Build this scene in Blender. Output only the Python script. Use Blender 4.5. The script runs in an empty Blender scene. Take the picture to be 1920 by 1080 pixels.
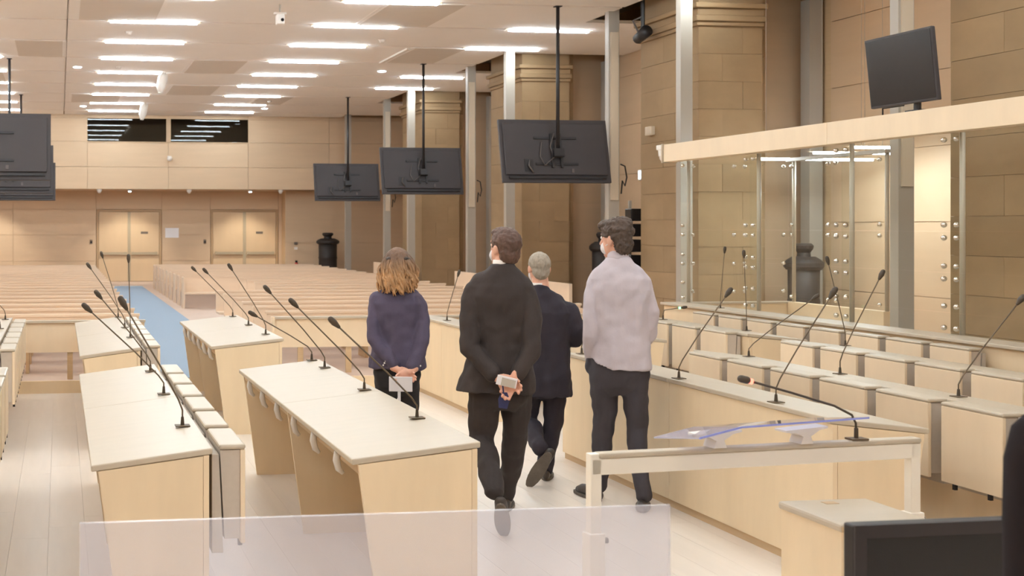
import bpy, bmesh, math, random
from mathutils import Vector, Matrix, noise

random.seed(7)
S = bpy.context.scene
C = S.collection

# ------------------------------------------------------------------ camera
cam_d = bpy.data.cameras.new('camera')
cam = bpy.data.objects.new('camera', cam_d)
C.objects.link(cam)
cam.location = (0, 0, 1.8)
cam.rotation_euler = (math.radians(90), 0, math.radians(-7.15))
cam_d.sensor_width = 36.0
cam_d.lens = 41.25
cam_d.shift_x = 572 / 1920
cam_d.shift_y = -115 / 1920
cam_d.clip_start = 0.05
cam_d.clip_end = 200
cam_d.dof.use_dof = True
cam_d.dof.focus_distance = 7.6
cam_d.dof.aperture_fstop = 4.5
S.camera = cam

# ------------------------------------------------------------------ world and exposure
w = bpy.data.worlds.new('world')
S.world = w
w.use_nodes = True
w.node_tree.nodes['Background'].inputs[0].default_value = (0, 0, 0, 1)
w.node_tree.nodes['Background'].inputs[1].default_value = 0.0
S.view_settings.view_transform = 'Standard'
S.view_settings.look = 'None'
S.view_settings.gamma = 1.0
S.view_settings.use_curve_mapping = False
S.view_settings.exposure = 0.38
S.cycles.max_bounces = 16
S.cycles.diffuse_bounces = 8
S.cycles.transparent_max_bounces = 24
LAMP = 57.0            # radiance of the ceiling strip lamps
LAMP_COL = (0.88, 1.0, 1.08)

# ------------------------------------------------------------------ materials
def lin(c):
    return tuple(((v / 255 / 12.92) if v / 255 <= 0.04045 else ((v / 255 + 0.055) / 1.055) ** 2.4) for v in c)

def mat(name, rgb, rough=0.5, metal=0.0, var=0.0, scale=(4, 4, 4), bump=0.0, spec=0.5, rnd=0.0, detail=4.0, sheen=0.0):
    m = bpy.data.materials.new(name)
    m.use_nodes = True
    nt = m.node_tree
    b = nt.nodes['Principled BSDF']
    col = lin(rgb)
    b.inputs['Base Color'].default_value = (*col, 1)
    b.inputs['Roughness'].default_value = rough
    b.inputs['Metallic'].default_value = metal
    b.inputs['Specular IOR Level'].default_value = spec
    if sheen:
        b.inputs['Sheen Weight'].default_value = sheen
        b.inputs['Sheen Roughness'].default_value = 0.6
    if var or bump or rnd:
        tc = nt.nodes.new('ShaderNodeTexCoord')
        mp = nt.nodes.new('ShaderNodeMapping')
        mp.inputs['Scale'].default_value = scale
        nt.links.new(tc.outputs['Object'], mp.inputs['Vector'])
        nz = nt.nodes.new('ShaderNodeTexNoise')
        nz.inputs['Scale'].default_value = 1.0
        nz.inputs['Detail'].default_value = detail
        nz.inputs['Roughness'].default_value = 0.6
        oi = nt.nodes.new('ShaderNodeObjectInfo')
        ad = nt.nodes.new('ShaderNodeVectorMath')
        ad.operation = 'MULTIPLY_ADD'
        sc = nt.nodes.new('ShaderNodeCombineXYZ')
        for i in range(3):
            nt.links.new(oi.outputs['Random'], sc.inputs[i])
        nt.links.new(sc.outputs[0], ad.inputs[0])
        ad.inputs[1].default_value = (37, 51, 23)
        nt.links.new(mp.outputs[0], ad.inputs[2])
        nt.links.new(ad.outputs[0], nz.inputs['Vector'])
        if var or rnd:
            hs = nt.nodes.new('ShaderNodeHueSaturation')
            hs.inputs['Color'].default_value = (*col, 1)
            mr = nt.nodes.new('ShaderNodeMapRange')
            mr.inputs['From Min'].default_value = 0.25
            mr.inputs['From Max'].default_value = 0.75
            mr.inputs['To Min'].default_value = 1 - var
            mr.inputs['To Max'].default_value = 1 + var
            nt.links.new(nz.outputs['Fac'], mr.inputs['Value'])
            m2 = nt.nodes.new('ShaderNodeMapRange')
            m2.inputs['To Min'].default_value = 1 - rnd
            m2.inputs['To Max'].default_value = 1 + rnd
            nt.links.new(oi.outputs['Random'], m2.inputs['Value'])
            mu = nt.nodes.new('ShaderNodeMath')
            mu.operation = 'MULTIPLY'
            nt.links.new(mr.outputs[0], mu.inputs[0])
            nt.links.new(m2.outputs[0], mu.inputs[1])
            nt.links.new(mu.outputs[0], hs.inputs['Value'])
            nt.links.new(hs.outputs[0], b.inputs['Base Color'])
        if bump:
            bp = nt.nodes.new('ShaderNodeBump')
            bp.inputs['Strength'].default_value = bump
            bp.inputs['Distance'].default_value = 0.02
            nt.links.new(nz.outputs['Fac'], bp.inputs['Height'])
            nt.links.new(bp.outputs[0], b.inputs['Normal'])
    return m

def emit(name, rgb, strength):
    m = bpy.data.materials.new(name)
    m.use_nodes = True
    b = m.node_tree.nodes['Principled BSDF']
    b.inputs['Base Color'].default_value = (*rgb, 1)
    b.inputs['Emission Color'].default_value = (*rgb, 1)
    b.inputs['Emission Strength'].default_value = strength
    return m

def glass(name, tint, haze=0.0, haze_col=(1, 1, 1), rough=0.02, ior=1.45):
    m = bpy.data.materials.new(name)
    m.use_nodes = True
    nt = m.node_tree
    nt.nodes.remove(nt.nodes['Principled BSDF'])
    out = nt.nodes['Material Output']
    tr = nt.nodes.new('ShaderNodeBsdfTransparent')
    tr.inputs[0].default_value = (*tint, 1)
    gl = nt.nodes.new('ShaderNodeBsdfGlossy')
    gl.inputs[0].default_value = (1, 1, 1, 1)
    gl.inputs['Roughness'].default_value = rough
    lw = nt.nodes.new('ShaderNodeLayerWeight')
    lw.inputs[0].default_value = 0.5
    pw_ = nt.nodes.new('ShaderNodeMath'); pw_.operation = 'POWER'; pw_.inputs[1].default_value = 5.0
    nt.links.new(lw.outputs['Facing'], pw_.inputs[0])
    fr = nt.nodes.new('ShaderNodeMath'); fr.operation = 'MULTIPLY_ADD'
    r0 = ((ior - 1) / (ior + 1)) ** 2
    fr.inputs[1].default_value = 1 - r0; fr.inputs[2].default_value = r0
    nt.links.new(pw_.outputs[0], fr.inputs[0])
    mx = nt.nodes.new('ShaderNodeMixShader')
    base = tr
    if haze:
        df = nt.nodes.new('ShaderNodeBsdfDiffuse')
        df.inputs[0].default_value = (*haze_col, 1)
        tl = nt.nodes.new('ShaderNodeBsdfTranslucent')
        tl.inputs[0].default_value = (*haze_col, 1)
        hm = nt.nodes.new('ShaderNodeMixShader')
        hm.inputs[0].default_value = 0.5
        nt.links.new(df.outputs[0], hm.inputs[1])
        nt.links.new(tl.outputs[0], hm.inputs[2])
        h2 = nt.nodes.new('ShaderNodeMixShader')
        h2.inputs[0].default_value = haze
        nt.links.new(tr.outputs[0], h2.inputs[1])
        nt.links.new(hm.outputs[0], h2.inputs[2])
        base = h2
    nt.links.new(fr.outputs[0], mx.inputs[0])
    nt.links.new(base.outputs[0], mx.inputs[1])
    nt.links.new(gl.outputs[0], mx.inputs[2])
    nt.links.new(mx.outputs[0], out.inputs['Surface'])
    return m

M = dict(
    top=mat('pale_laminate', (190, 177, 157), 0.42, var=0.03, scale=(3, 14, 3)),
    wood=mat('light_birch', (230, 208, 174), 0.5, var=0.05, scale=(6, 6, 1.2), rnd=0.02),
    seatwood=mat('light_birch_seat', (231, 210, 180), 0.5, var=0.04, scale=(6, 6, 1.5), rnd=0.03),
    edge=mat('plywood_edge', (198, 170, 134), 0.6, var=0.06, scale=(3, 3, 60)),
    bench=mat('birch_bench', (224, 200, 174), 0.5, var=0.04, scale=(1.5, 6, 8), rnd=0.03),
    wallwood=mat('birch_wall_panel', (202, 175, 144), 0.55, var=0.04, scale=(0.7, 0.7, 6), rnd=0.02),
    plank=mat('pale_floor_plank', (227, 217, 206), 0.32, var=0.04, scale=(14, 1.2, 3), rnd=0.02),
    floor=mat('pale_floor', (227, 217, 206), 0.35, var=0.05, scale=(4, 0.6, 1)),
    pfloor=mat('brown_floor', (196, 174, 158), 0.5, var=0.05, scale=(2, 2, 2)),
    ceil=mat('ceiling_panel_white', (246, 242, 238), 0.8, var=0.015, scale=(2, 2, 2), rnd=0.015),
    vent=mat('ceiling_vent_grey', (220, 212, 203), 0.7, var=0.02),
    slab=mat('bare_concrete', (168, 160, 148), 0.9, var=0.05),
    stone=mat('limestone', (156, 130, 97), 0.85, var=0.10, scale=(2.2, 2.2, 3.2), bump=0.25, rnd=0.05, detail=7),
    post=mat('painted_steel_grey', (170, 162, 150), 0.45),
    postlight=mat('post_cover_cream', (205, 190, 168), 0.5),
    carpet=mat('blue_carpet', (142, 160, 178), 0.95, var=0.04, scale=(60, 60, 60)),
    seatgrey=mat('grey_seat_upholstery', (190, 178, 164), 0.75, var=0.04, scale=(30, 30, 30)),
    black=mat('black_plastic', (44, 39, 40), 0.9, spec=0.1),
    tvback=mat('television_black', (58, 52, 53), 0.55, var=0.05),
    bracket=mat('bracket_black', (34, 30, 31), 0.45),
    cablegrey=mat('cable_grey', (92, 84, 80), 0.5),
    screen=mat('screen_glass_dark', (26, 24, 26), 0.25),
    mic=mat('microphone_brown', (70, 58, 44), 0.6),
    micneck=mat('gooseneck_brown', (98, 82, 62), 0.6),
    white=mat('white_plastic', (232, 226, 218), 0.45),
    rail=mat('cream_painted_metal', (240, 232, 218), 0.4),
    chrome=mat('polished_steel', (225, 222, 215), 0.12, metal=1.0),
    iron=mat('cast_iron', (44, 36, 32), 0.6, var=0.1, scale=(8, 8, 8)),
    dframe=mat('door_frame_brown', (176, 146, 110), 0.5),
    mullion=mat('mullion_satin', (186, 174, 156), 0.35),
    doorm=mat('birch_door', (206, 178, 142), 0.5, var=0.03, scale=(6, 6, 1)),
    bar=mat('door_steel', (168, 152, 126), 0.5),
    red=mat('red_paint', (190, 60, 50), 0.45),
    paper=mat('white_paper', (226, 224, 226), 0.7),
    sign=mat('sign_grey', (105, 92, 80), 0.5),
    lamp=emit('strip_lamp_light', LAMP_COL, LAMP),
    disc=emit('downlight_glow', LAMP_COL, 20.0),
    spotg=emit('spot_glow', (0.80, 0.93, 1.0), 30.0),
    redled=emit('red_ring_light', (1.0, 0.16, 0.10), 2.5),
    greenled=emit('green_ring_light', (0.2, 1.0, 0.35), 4.0),
    exitled=emit('exit_sign_light', (0.75, 0.92, 1.0), 3.0),
    glass=glass('clear_glass', (0.975, 0.985, 0.975), haze=0.004, haze_col=(0.9, 0.88, 0.84), ior=1.15),
    booth=glass('booth_glass', (0.55, 0.54, 0.52), ior=1.24),
    plexi=glass('frosted_plexiglass', (0.93, 0.93, 0.96), haze=0.23, haze_col=(0.86, 0.84, 0.90), rough=0.3),
    bluegl=mat('blue_acrylic_edge', (150, 160, 232), 0.2),
    acryl=glass('acrylic_sheet', (0.85, 0.87, 0.97), haze=0.3, haze_col=(0.8, 0.8, 0.93)),
)

# ------------------------------------------------------------------ mesh helpers
class MB:
    def __init__(s):
        s.v = []; s.f = []
    def hexa(s, p):
        n = len(s.v); s.v += [tuple(q) for q in p]
        s.f += [tuple(n + i for i in q) for q in ((0, 3, 2, 1), (4, 5, 6, 7), (0, 1, 5, 4), (1, 2, 6, 5), (2, 3, 7, 6), (3, 0, 4, 7))]
        return s
    def box(s, x0, x1, y0, y1, z0, z1):
        return s.hexa([(x0, y0, z0), (x1, y0, z0), (x1, y1, z0), (x0, y1, z0), (x0, y0, z1), (x1, y0, z1), (x1, y1, z1), (x0, y1, z1)])
    def prism_y(s, prof, y0, y1):          # profile in XZ, counter-clockwise seen from -Y
        n = len(s.v); k = len(prof)
        s.v += [(x, y0, z) for x, z in prof] + [(x, y1, z) for x, z in prof]
        s.f.append(tuple(n + i for i in range(k)))
        s.f.append(tuple(n + k + i for i in reversed(range(k))))
        for i in range(k):
            j = (i + 1) % k
            s.f.append((n + j, n + i, n + k + i, n + k + j))
        return s
    def prism_x(s, prof, x0, x1):          # profile in YZ
        n = len(s.v); k = len(prof)
        s.v += [(x0, y, z) for y, z in prof] + [(x1, y, z) for y, z in prof]
        s.f.append(tuple(n + i for i in reversed(range(k))))
        s.f.append(tuple(n + k + i for i in range(k)))
        for i in range(k):
            j = (i + 1) % k
            s.f.append((n + i, n + j, n + k + j, n + k + i))
        return s
    def tube(s, pts, rad, n=8, flat=(1, 1), cap=True):
        pts = [Vector(p) for p in pts]
        if not isinstance(rad, (list, tuple)): rad = [rad] * len(pts)
        base = len(s.v); up = None
        for i, p in enumerate(pts):
            a = pts[max(0, i - 1)]; b = pts[min(len(pts) - 1, i + 1)]
            t = (b - a).normalized()
            if up is None:
                up = Vector((0, 1, 0)) if abs(t.y) < 0.9 else Vector((1, 0, 0))
            u = t.cross(up).normalized(); vv = u.cross(t).normalized(); up = vv
            for k in range(n):
                an = 2 * math.pi * k / n
                s.v.append(tuple(p + (u * math.cos(an) * flat[0] + vv * math.sin(an) * flat[1]) * rad[i]))
        for i in range(len(pts) - 1):
            for k in range(n):
                k2 = (k + 1) % n
                s.f.append((base + i * n + k, base + (i + 1) * n + k, base + (i + 1) * n + k2, base + i * n + k2))
        if cap:
            s.f.append(tuple(base + k for k in range(n)))
            e = base + (len(pts) - 1) * n
            s.f.append(tuple(e + k for k in reversed(range(n))))
        return s
    def limb(s, pts, rad, n=14, flat=(1, 1)):     # tube with rounded ends
        pts = [Vector(p) for p in pts]; rad = list(rad)
        a = (pts[0] - pts[1]).normalized(); b = (pts[-1] - pts[-2]).normalized()
        P = []; R = []
        for q in (0.97, 0.8, 0.45):
            P.append(pts[0] + a * rad[0] * q); R.append(rad[0] * math.sqrt(1 - q * q))
        for i in range(len(pts)):
            P.append(pts[i]); R.append(rad[i])
            if i < len(pts) - 1:
                for t in (0.33, 0.67):
                    P.append(pts[i].lerp(pts[i + 1], t)); R.append(rad[i] + (rad[i + 1] - rad[i]) * t)
        for q in (0.45, 0.8, 0.97):
            P.append(pts[-1] + b * rad[-1] * q); R.append(rad[-1] * math.sqrt(1 - q * q))
        return s.tube(P, R, n, flat)
    def ball(s, c, r, n=12, m=8, rot=None):
        c = Vector(c)
        if not isinstance(r, (list, tuple)): r = (r, r, r)
        base = len(s.v)
        def put(v):
            if rot: v = rot @ v
            s.v.append(tuple(c + v))
        put(Vector((0, 0, r[2])))
        for i in range(1, m):
            th = math.pi * i / m
            for k in range(n):
                ph = 2 * math.pi * k / n
                put(Vector((r[0] * math.sin(th) * math.cos(ph), r[1] * math.sin(th) * math.sin(ph), r[2] * math.cos(th))))
        put(Vector((0, 0, -r[2])))
        for k in range(n):
            s.f.append((base, base + 1 + k, base + 1 + (k + 1) % n))
        for i in range(m - 2):
            for k in range(n):
                k2 = (k + 1) % n; a = base + 1 + i * n; b = a + n
                s.f.append((a + k, b + k, b + k2, a + k2))
        e = base + 1 + (m - 1) * n; a = base + 1 + (m - 2) * n
        for k in range(n):
            s.f.append((a + k, e, a + (k + 1) % n))
        return s
    def rings(s, rs, n=28, p=2.3):        # horizontal rings (z, cx, cy, hx, hy), bottom to top
        base = len(s.v)
        for z, cx, cy, hx, hy in rs:
            for k in range(n):
                a = 2 * math.pi * k / n; c = math.cos(a); q = math.sin(a)
                s.v.append((cx + hx * math.copysign(abs(c) ** (2 / p), c), cy + hy * math.copysign(abs(q) ** (2 / p), q), z))
        for i in range(len(rs) - 1):
            for k in range(n):
                k2 = (k + 1) % n
                s.f.append((base + i * n + k, base + i * n + k2, base + (i + 1) * n + k2, base + (i + 1) * n + k))
        s.f.append(tuple(base + k for k in reversed(range(n))))
        e = base + (len(rs) - 1) * n
        s.f.append(tuple(e + k for k in range(n)))
        return s
    def lathe(s, prof, n=20):             # (r, z) bottom to top
        return s.rings([(z, 0, 0, r, r) for r, z in prof], n, 2.0)
    def mesh(s, name, m, smooth=False):
        me = bpy.data.meshes.new(name)
        me.from_pydata(s.v, [], s.f)
        if m: me.materials.append(m)
        if smooth: me.polygons.foreach_set('use_smooth', [True] * len(me.polygons))
        me.update()
        return me
    def build(s, name, m, parent=None, smooth=False, bev=0.0, loc=None):
        o = bpy.data.objects.new(name, s.mesh(name, m, smooth))
        C.objects.link(o)
        if parent: o.parent = parent
        if loc: o.location = loc
        if bev:
            b = o.modifiers.new('bevel', 'BEVEL'); b.width = bev; b.segments = 2; b.limit_method = 'ANGLE'
        return o

def place(name, me, parent=None, loc=(0, 0, 0), rot=(0, 0, 0)):
    o = bpy.data.objects.new(name, me); C.objects.link(o)
    o.parent = parent; o.location = loc; o.rotation_euler = rot
    return o

ORD = ['first', 'second', 'third', 'fourth', 'fifth', 'sixth', 'seventh', 'eighth', 'ninth', 'tenth', 'eleventh', 'twelfth', 'thirteenth', 'fourteenth', 'fifteenth', 'sixteenth', 'seventeenth', 'eighteenth', 'nineteenth', 'twentieth']
def thing(name, label, cat, loc=(0, 0, 0), rz=0.0, group=None):
    o = bpy.data.objects.new(name, None); C.objects.link(o)
    o.empty_display_size = 0.1
    o.location = loc; o.rotation_euler = (0, 0, rz)
    o['label'] = label; o['category'] = cat
    if group: o['group'] = group
    return o

def tag(o, label, cat, group=None):
    o['label'] = label; o['category'] = cat
    if group: o['group'] = group
    return o

def struct(o):
    o['kind'] = 'structure'; return o

def dup(root, loc=None, rz=None, label=None, group=None, name=None):
    r = root.copy(); C.objects.link(r)
    if loc is not None: r.location = loc
    if rz is not None: r.rotation_euler = (0, 0, rz)
    if label: r['label'] = label
    if group: r['group'] = group
    for ch in list(root.children):
        c = ch.copy(); C.objects.link(c); c.parent = r
        for g in list(ch.children):
            d = g.copy(); C.objects.link(d); d.parent = c
    return r

# ================================================================== THE SETTING
CZ = 5.07
XL, XR, YN, YF = -6.5, 10.7, -4.0, 36.0
struct(MB().box(XL, XR, YN, 12.86, -0.25, -0.012).build('floor', M['floor']))
fl = bpy.data.objects['floor']
# individual planks where the photograph is close enough to show them
pw, pl = 0.215, 1.8
pm = MB().box(0.0006, pw - 0.0006, 0.0006, pl - 0.0006, -0.012, 0.0).mesh('floor_plank', M['plank'])
n = 0
for i in range(36):
    for j in range(8):
        x = -2.0 + i * pw; y = 2.2 + j * pl - (i * 0.73 % 1.0) * pl * 0.5
        if y + pl > 12.85: continue
        place('floor_plank', pm, fl, (x, y, 0)); n += 1
struct(MB().box(XL, XR, 12.90, YF + 0.2, -0.25, 0.12).build('floor_public', M['pfloor']))
struct(MB().box(XL, 8.3, 12.86, 12.90, -0.012, 0.122).build('trim_step', M['wood']))
struct(MB().box(XL - 0.2, XL, YN, YF, 0, 5.9).build('wall_left', M['wallwood']))
struct(MB().box(XL, XR, YN - 0.2, YN, 0, 5.9).build('wall_near', M['wallwood']))
wr = struct(MB().box(XR, XR + 0.2, YN, YF, 0, 5.9).build('wall_right', M['edge']))
struct(MB().box(XL - 0.2, XR + 0.2, YN - 0.2, YF + 0.4, 5.9, 6.1).build('ceiling_slab', M['slab']))

# ceiling panels, one by one, recessed joints between them
ce = struct(MB().box(XL, 8.35, YN, 34.4, CZ + 0.10, CZ + 0.14).build('ceiling', M['ceil']))
ROW0, ROWD = 16.6, 2.06
rows = [ROW0 + ROWD * k for k in range(-10, 9)]
cols = [-6.46, -3.17, 0.12, 8.35]
cache = {}
def panel(x0, x1, y0, y1):
    key = (round(x1 - x0, 3), round(y1 - y0, 3))
    if key not in cache:
        cache[key] = MB().box(0.011, key[0] - 0.011 if key[0] < 5 else key[0], 0.045, key[1] - 0.045, 0, 0.10).mesh('ceiling_panel', M['ceil'])
    return place('ceiling_panel', cache[key], ce, (x0, y0, CZ))
edges = [y for y in rows if y > YN] + [34.4]
for a, b in zip(edges, edges[1:]):
    for x0, x1 in zip(cols, cols[1:]):
        panel(x0, x1, a, b)
panel(XL + 0.04, 8.35, YN, edges[0])
# bay ceilings between the piers
for k in range(-2, 3):
    y0, y1 = 17.9 + 6.2 * k, 21.24 + 6.2 * k
    y1 = min(y1, 34.4)
    struct(MB().box(8.35, XR, y0, y1, CZ, CZ + 0.05).build('ceiling_bay', M['ceil']))
# grey ventilation panels set in the ceiling
for x0, x1, r in ((0.30, 1.5, 0), (-0.78, 0.05, 2), (2.62, 3.68, 3), (2.60, 3.70, 5), (4.80, 5.95, 0), (6.45, 7.40, 2), (5.0, 5.85, 6), (0.30, 1.5, 6), (-2.2, -1.2, 4)):
    y0 = ROW0 + ROWD * r
    fr = MB().box(x0 - 0.07, x1 + 0.07, y0 + 0.07, y0 + ROWD - 0.07, CZ - 0.004, CZ).build('vent_frame', M['ceil'], ce)
    MB().box(x0, x1, y0 + 0.08, y0 + ROWD - 0.08, CZ - 0.010, CZ - 0.004).build('vent_panel', M['vent'], fr)
MB().box(6.30, 6.37, 20.85, 22.7, CZ - 0.03, CZ).build('unlit_strip', M['white'], ce)

# strip lamps in the ceiling joints
def strip(x0, x1, y, z=CZ, label='white glowing strip lamp set in a joint of the ceiling', group='ceiling strip lamps', key='a', cache={}):
    if key not in cache:
        t = thing('strip_lamp', label, 'lamp', (x0, y, z), 0, group)
        L = x1 - x0
        MB().box(-0.06, L + 0.06, -0.052, 0.052, -0.005, 0.0).build('housing', M['edge'], t)
        MB().box(0, L, -0.028, 0.028, -0.031, -0.005).build('diffuser', M['lamp'], t)
        cache[key] = t
        return t
    return dup(cache[key], (x0, y, z), 0, label, group)
def in_view(x0, x1, y, z):                 # does any of a lamp lie inside the 1920 x 1080 frame
    a = math.radians(7.15); px = []
    for x in (x0 - 0.06, x1 + 0.06):
        d = x * math.sin(a) + y * math.cos(a)
        if d < 0.2: return False
        px.append((388 + 2200 * (x * math.cos(a) - y * math.sin(a)) / d, 425 - 2200 * (z - 0.03 - 1.8) / d))
    return max(p[0] for p in px) > 0 and min(p[0] for p in px) < 1920 and max(p[1] for p in px) > 0
COLN = {-5.78: 'outermost column', -2.49: 'hanging screen column', 0.80: 'blue carpet column', 4.10: 'middle column', 7.38: 'stone pier column'}
for i, y in enumerate(reversed(rows)):
    if y < -0.5: continue
    for x0 in COLN:
        if x0 == 7.38 and (round((y - ROW0) / ROWD) not in (1, 2, 4, 5) if y > 16 else ((y - 8.94) % 6.2 < 1.9 or 10.6 < y < 13)): continue
        lp = strip(x0, x0 + 1.38, y, label='glowing strip lamp, %s ceiling joint from the far wall, %s' % (ORD[i], COLN[x0]))
        if not in_view(x0, x0 + 1.38, y, CZ):
            lp.name = 'strip_lamp_offscreen'
            for ch in lp.children:
                if ch.name.startswith('diffuser'): ch.name = 'diffuser_offscreen'
# small round downlights
dl = None
for px, wh in (((0.36, 24.1), 'beside the close hanging screen rods'), ((0.63, 31.9), 'by the carpet side booth window'), ((6.7, 23.95), 'beside the middle hanging television rod'), ((5.6, 31.9), 'by the stove side booth window')):
    if dl is None:
        dl = thing('round_downlight', 'small round glowing downlight ' + wh, 'lamp', (*px, CZ), 0, 'round downlights in the ceiling')
        MB().lathe([(0.10, -0.012), (0.10, 0.0)], 16).build('rim', M['white'], dl)
        MB().lathe([(0.08, -0.022), (0.08, -0.012)], 16).build('lens', M['disc'], dl)
    else: dup(dl, (*px, CZ), None, 'small round glowing downlight ' + wh)
# smoke detectors
sd = None
for px in ((1.15, 19.7), (1.2, 24.0), (5.6, 20.0), (5.4, 30.0)):
    if sd is None:
        sd = thing('smoke_detector', 'tiny round smoke detector on a ceiling panel', 'detector', (*px, CZ), 0, 'ceiling smoke detectors')
        MB().lathe([(0.035, -0.05), (0.05, -0.03), (0.055, 0)], 14).build('body', M['vent'], sd)
        MB().lathe([(0.07, -0.008), (0.07, 0)], 14).build('base', M['vent'], sd)
    else: dup(sd, (*px, CZ))

# ---------------------------------------------------------------- far wall
wfm = MB().box(XL, 0.80, 34.45, 34.6, 2.9, 5.9); wfm.box(5.55, XR, 34.45, 34.6, 2.9, 5.9)
wfm.box(0.80, 5.55, 34.45, 34.6, 2.9, 4.29); wfm.box(0.80, 5.55, 34.45, 34.6, 4.97, 5.9); wfm.box(3.11, 3.24, 34.45, 34.6, 4.29, 4.97)
wf = struct(wfm.build('wall_far', M['edge']))
struct(MB().box(XL, XR, YF + 0.04, YF + 0.2, 2.96, 5.9).build('wall_booth', M['wallwood']))
def wpanel(x0, x1, z0, z1, y=34.40, t=0.05, m='wallwood', par=None):
    return MB().box(x0 + 0.004, x1 - 0.004, y, y + t, z0 + 0.004, z1 - 0.004).build('wall_panel', M[m], par or wf)
xs = [XL, -4.2, -1.7, 0.80, 3.175, 5.55, 8.0, XR]
for a, b in zip(xs, xs[1:]):
    hole = a in (0.80, 3.175)
    wpanel(a, b, 2.9, 3.55); wpanel(a, b, 3.55, 4.29)
    wpanel(a, b, 4.97, CZ + 0.03)
    if not hole: wpanel(a, b, 4.29, 4.97)
for i, (a, b) in enumerate(((0.80, 3.11), (3.24, 5.545))):
    wd = thing('window_%d' % (i + 1), 'dark control booth window high on the far wall, %s' % ('above the door beside the blue carpet' if i == 0 else 'nearer the stove side'), 'window', (0, 0, 0))
    struct(wd); del wd['category']
    MB().box(a, b, 34.39, 34.40, 4.29, 4.97).build('pane', M['booth'], wd)
    f = MB(); f.box(a - 0.02, a, 34.37, 34.43, 4.27, 4.99); f.box(b, b + 0.02, 34.37, 34.43, 4.27, 4.99)
    f.box(a, b, 34.37, 34.43, 4.27, 4.29); f.box(a, b, 34.37, 34.43, 4.97, 4.99)
    f.build('window_frame', M['doorm'], wd)
MB().box(3.11, 3.24, 34.40, 34.45, 4.29, 4.97).build('wall_panel', M['wallwood'], wf)
struct(MB().box(XL, XR, 34.45, YF, 2.9, 2.96).build('trim_soffit', M['wallwood']))
wl = struct(MB().box(XL, XR, YF + 0.04, YF + 0.2, 0, 2.96).build('wall_far_lower', M['edge']))
for a, b in ((XL, -3.9), (-3.9, -1.4), (-1.4, 1.10), (3.12, 4.62), (6.76, 8.7), (8.7, XR)):
    for z0, z1 in ((0.12, 0.75), (0.75, 1.55), (1.55, 2.33), (2.33, 2.9)):
        wpanel(a, b, z0, z1, YF, 0.04, 'wallwood', wl)
for a, b in ((1.10, 3.12), (4.62, 6.76)):
    wpanel(a, b, 2.33, 2.9, YF, 0.04, 'wallwood', wl)
def dblock(i, x0, x1):
    d = thing('door_%d' % i, '', '', (x0, YF, 0)); del d['label'], d['category']
    struct(d); W = x1 - x0; m = W / 2
    f = MB(); f.box(-0.06, 0, -0.02, 0.04, 0.12, 2.32); f.box(W, W + 0.06, -0.02, 0.04, 0.12, 2.32); f.box(0, W, -0.02, 0.04, 2.26, 2.32)
    f.build('door_frame', M['dframe'], d)
    for q in (0, 1):
        lf = MB().box(q * m + 0.008, q * m + m - 0.008, 0, 0.035, 0.13, 2.25).build('door_leaf', M['doorm'], d)
        br = MB(); br.box(q * m + 0.06, q * m + m - 0.06, -0.09, -0.05, 0.94, 1.02)
        br.box(q * m + 0.08, q * m + 0.14, -0.05, 0, 0.93, 1.03); br.box(q * m + m - 0.14, q * m + m - 0.08, -0.05, 0, 0.93, 1.03)
        br.build('push_bar', M['bar'], lf)
    MB().box(m - 0.045, m + 0.045, -0.03, 0.0, 0.13, 2.25).build('astragal', M['bar'], d)
    MB().box(m + 0.36, m + 0.58, -0.006, 0, 1.58, 1.65).build('door_sign', M['sign'], d)
dblock(1, 1.18, 3.04); dblock(2, 4.70, 6.68)
# projecting wall on the stove side of the doors
wp = struct(MB().box(6.86, XR, 35.24, YF, 0, 2.9).build('wall_far_return', M['edge']))
for a, b in ((6.82, 8.7), (8.7, XR)):
    for z0, z1 in ((0.12, 1.3), (1.3, 2.9)):
        wpanel(a, b, z0, z1, 35.2, 0.04, 'wallwood', wp)
tag(MB().box(3.22, 3.64, YF - 0.012, YF, 1.46, 1.76).build('notice_sheet', M['paper']), 'pale printed notice on the wall between the two double doors', 'notice')
t = thing('fire_extinguisher', 'small red extinguisher on the wall beside the stove side door', 'extinguisher', (7.15, 35.12, 0.32))
MB().lathe([(0.07, 0), (0.075, 0.02), (0.075, 0.32), (0.03, 0.39)], 14).build('cylinder', M['red'], t, True)
MB().box(-0.03, 0.03, -0.03, 0.03, 0.39, 0.45).build('valve', M['black'], t)
t = thing('wall_call_point', 'two small pale call points above the red extinguisher', 'call point', (7.15, 35.19, 1.1))
MB().box(-0.05, 0.05, -0.02, 0.01, 0, 0.08).build('box', M['white'], t)
MB().box(-0.05, 0.05, -0.02, 0.01, 0.15, 0.23).build('box', M['sign'], t)
for x, where in ((0.95, 'carpet side'), (4.45, 'stove side')):
    t = thing('door_keypad', 'tiny dark access reader beside the %s double door' % where, 'card reader', (x, YF, 1.28))
    MB().box(-0.04, 0.04, -0.03, 0, 0, 0.12).build('case', M['sign'], t)
    MB().box(-0.025, 0.025, -0.034, -0.03, 0.02, 0.07).build('keys', M['black'], t)
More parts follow.
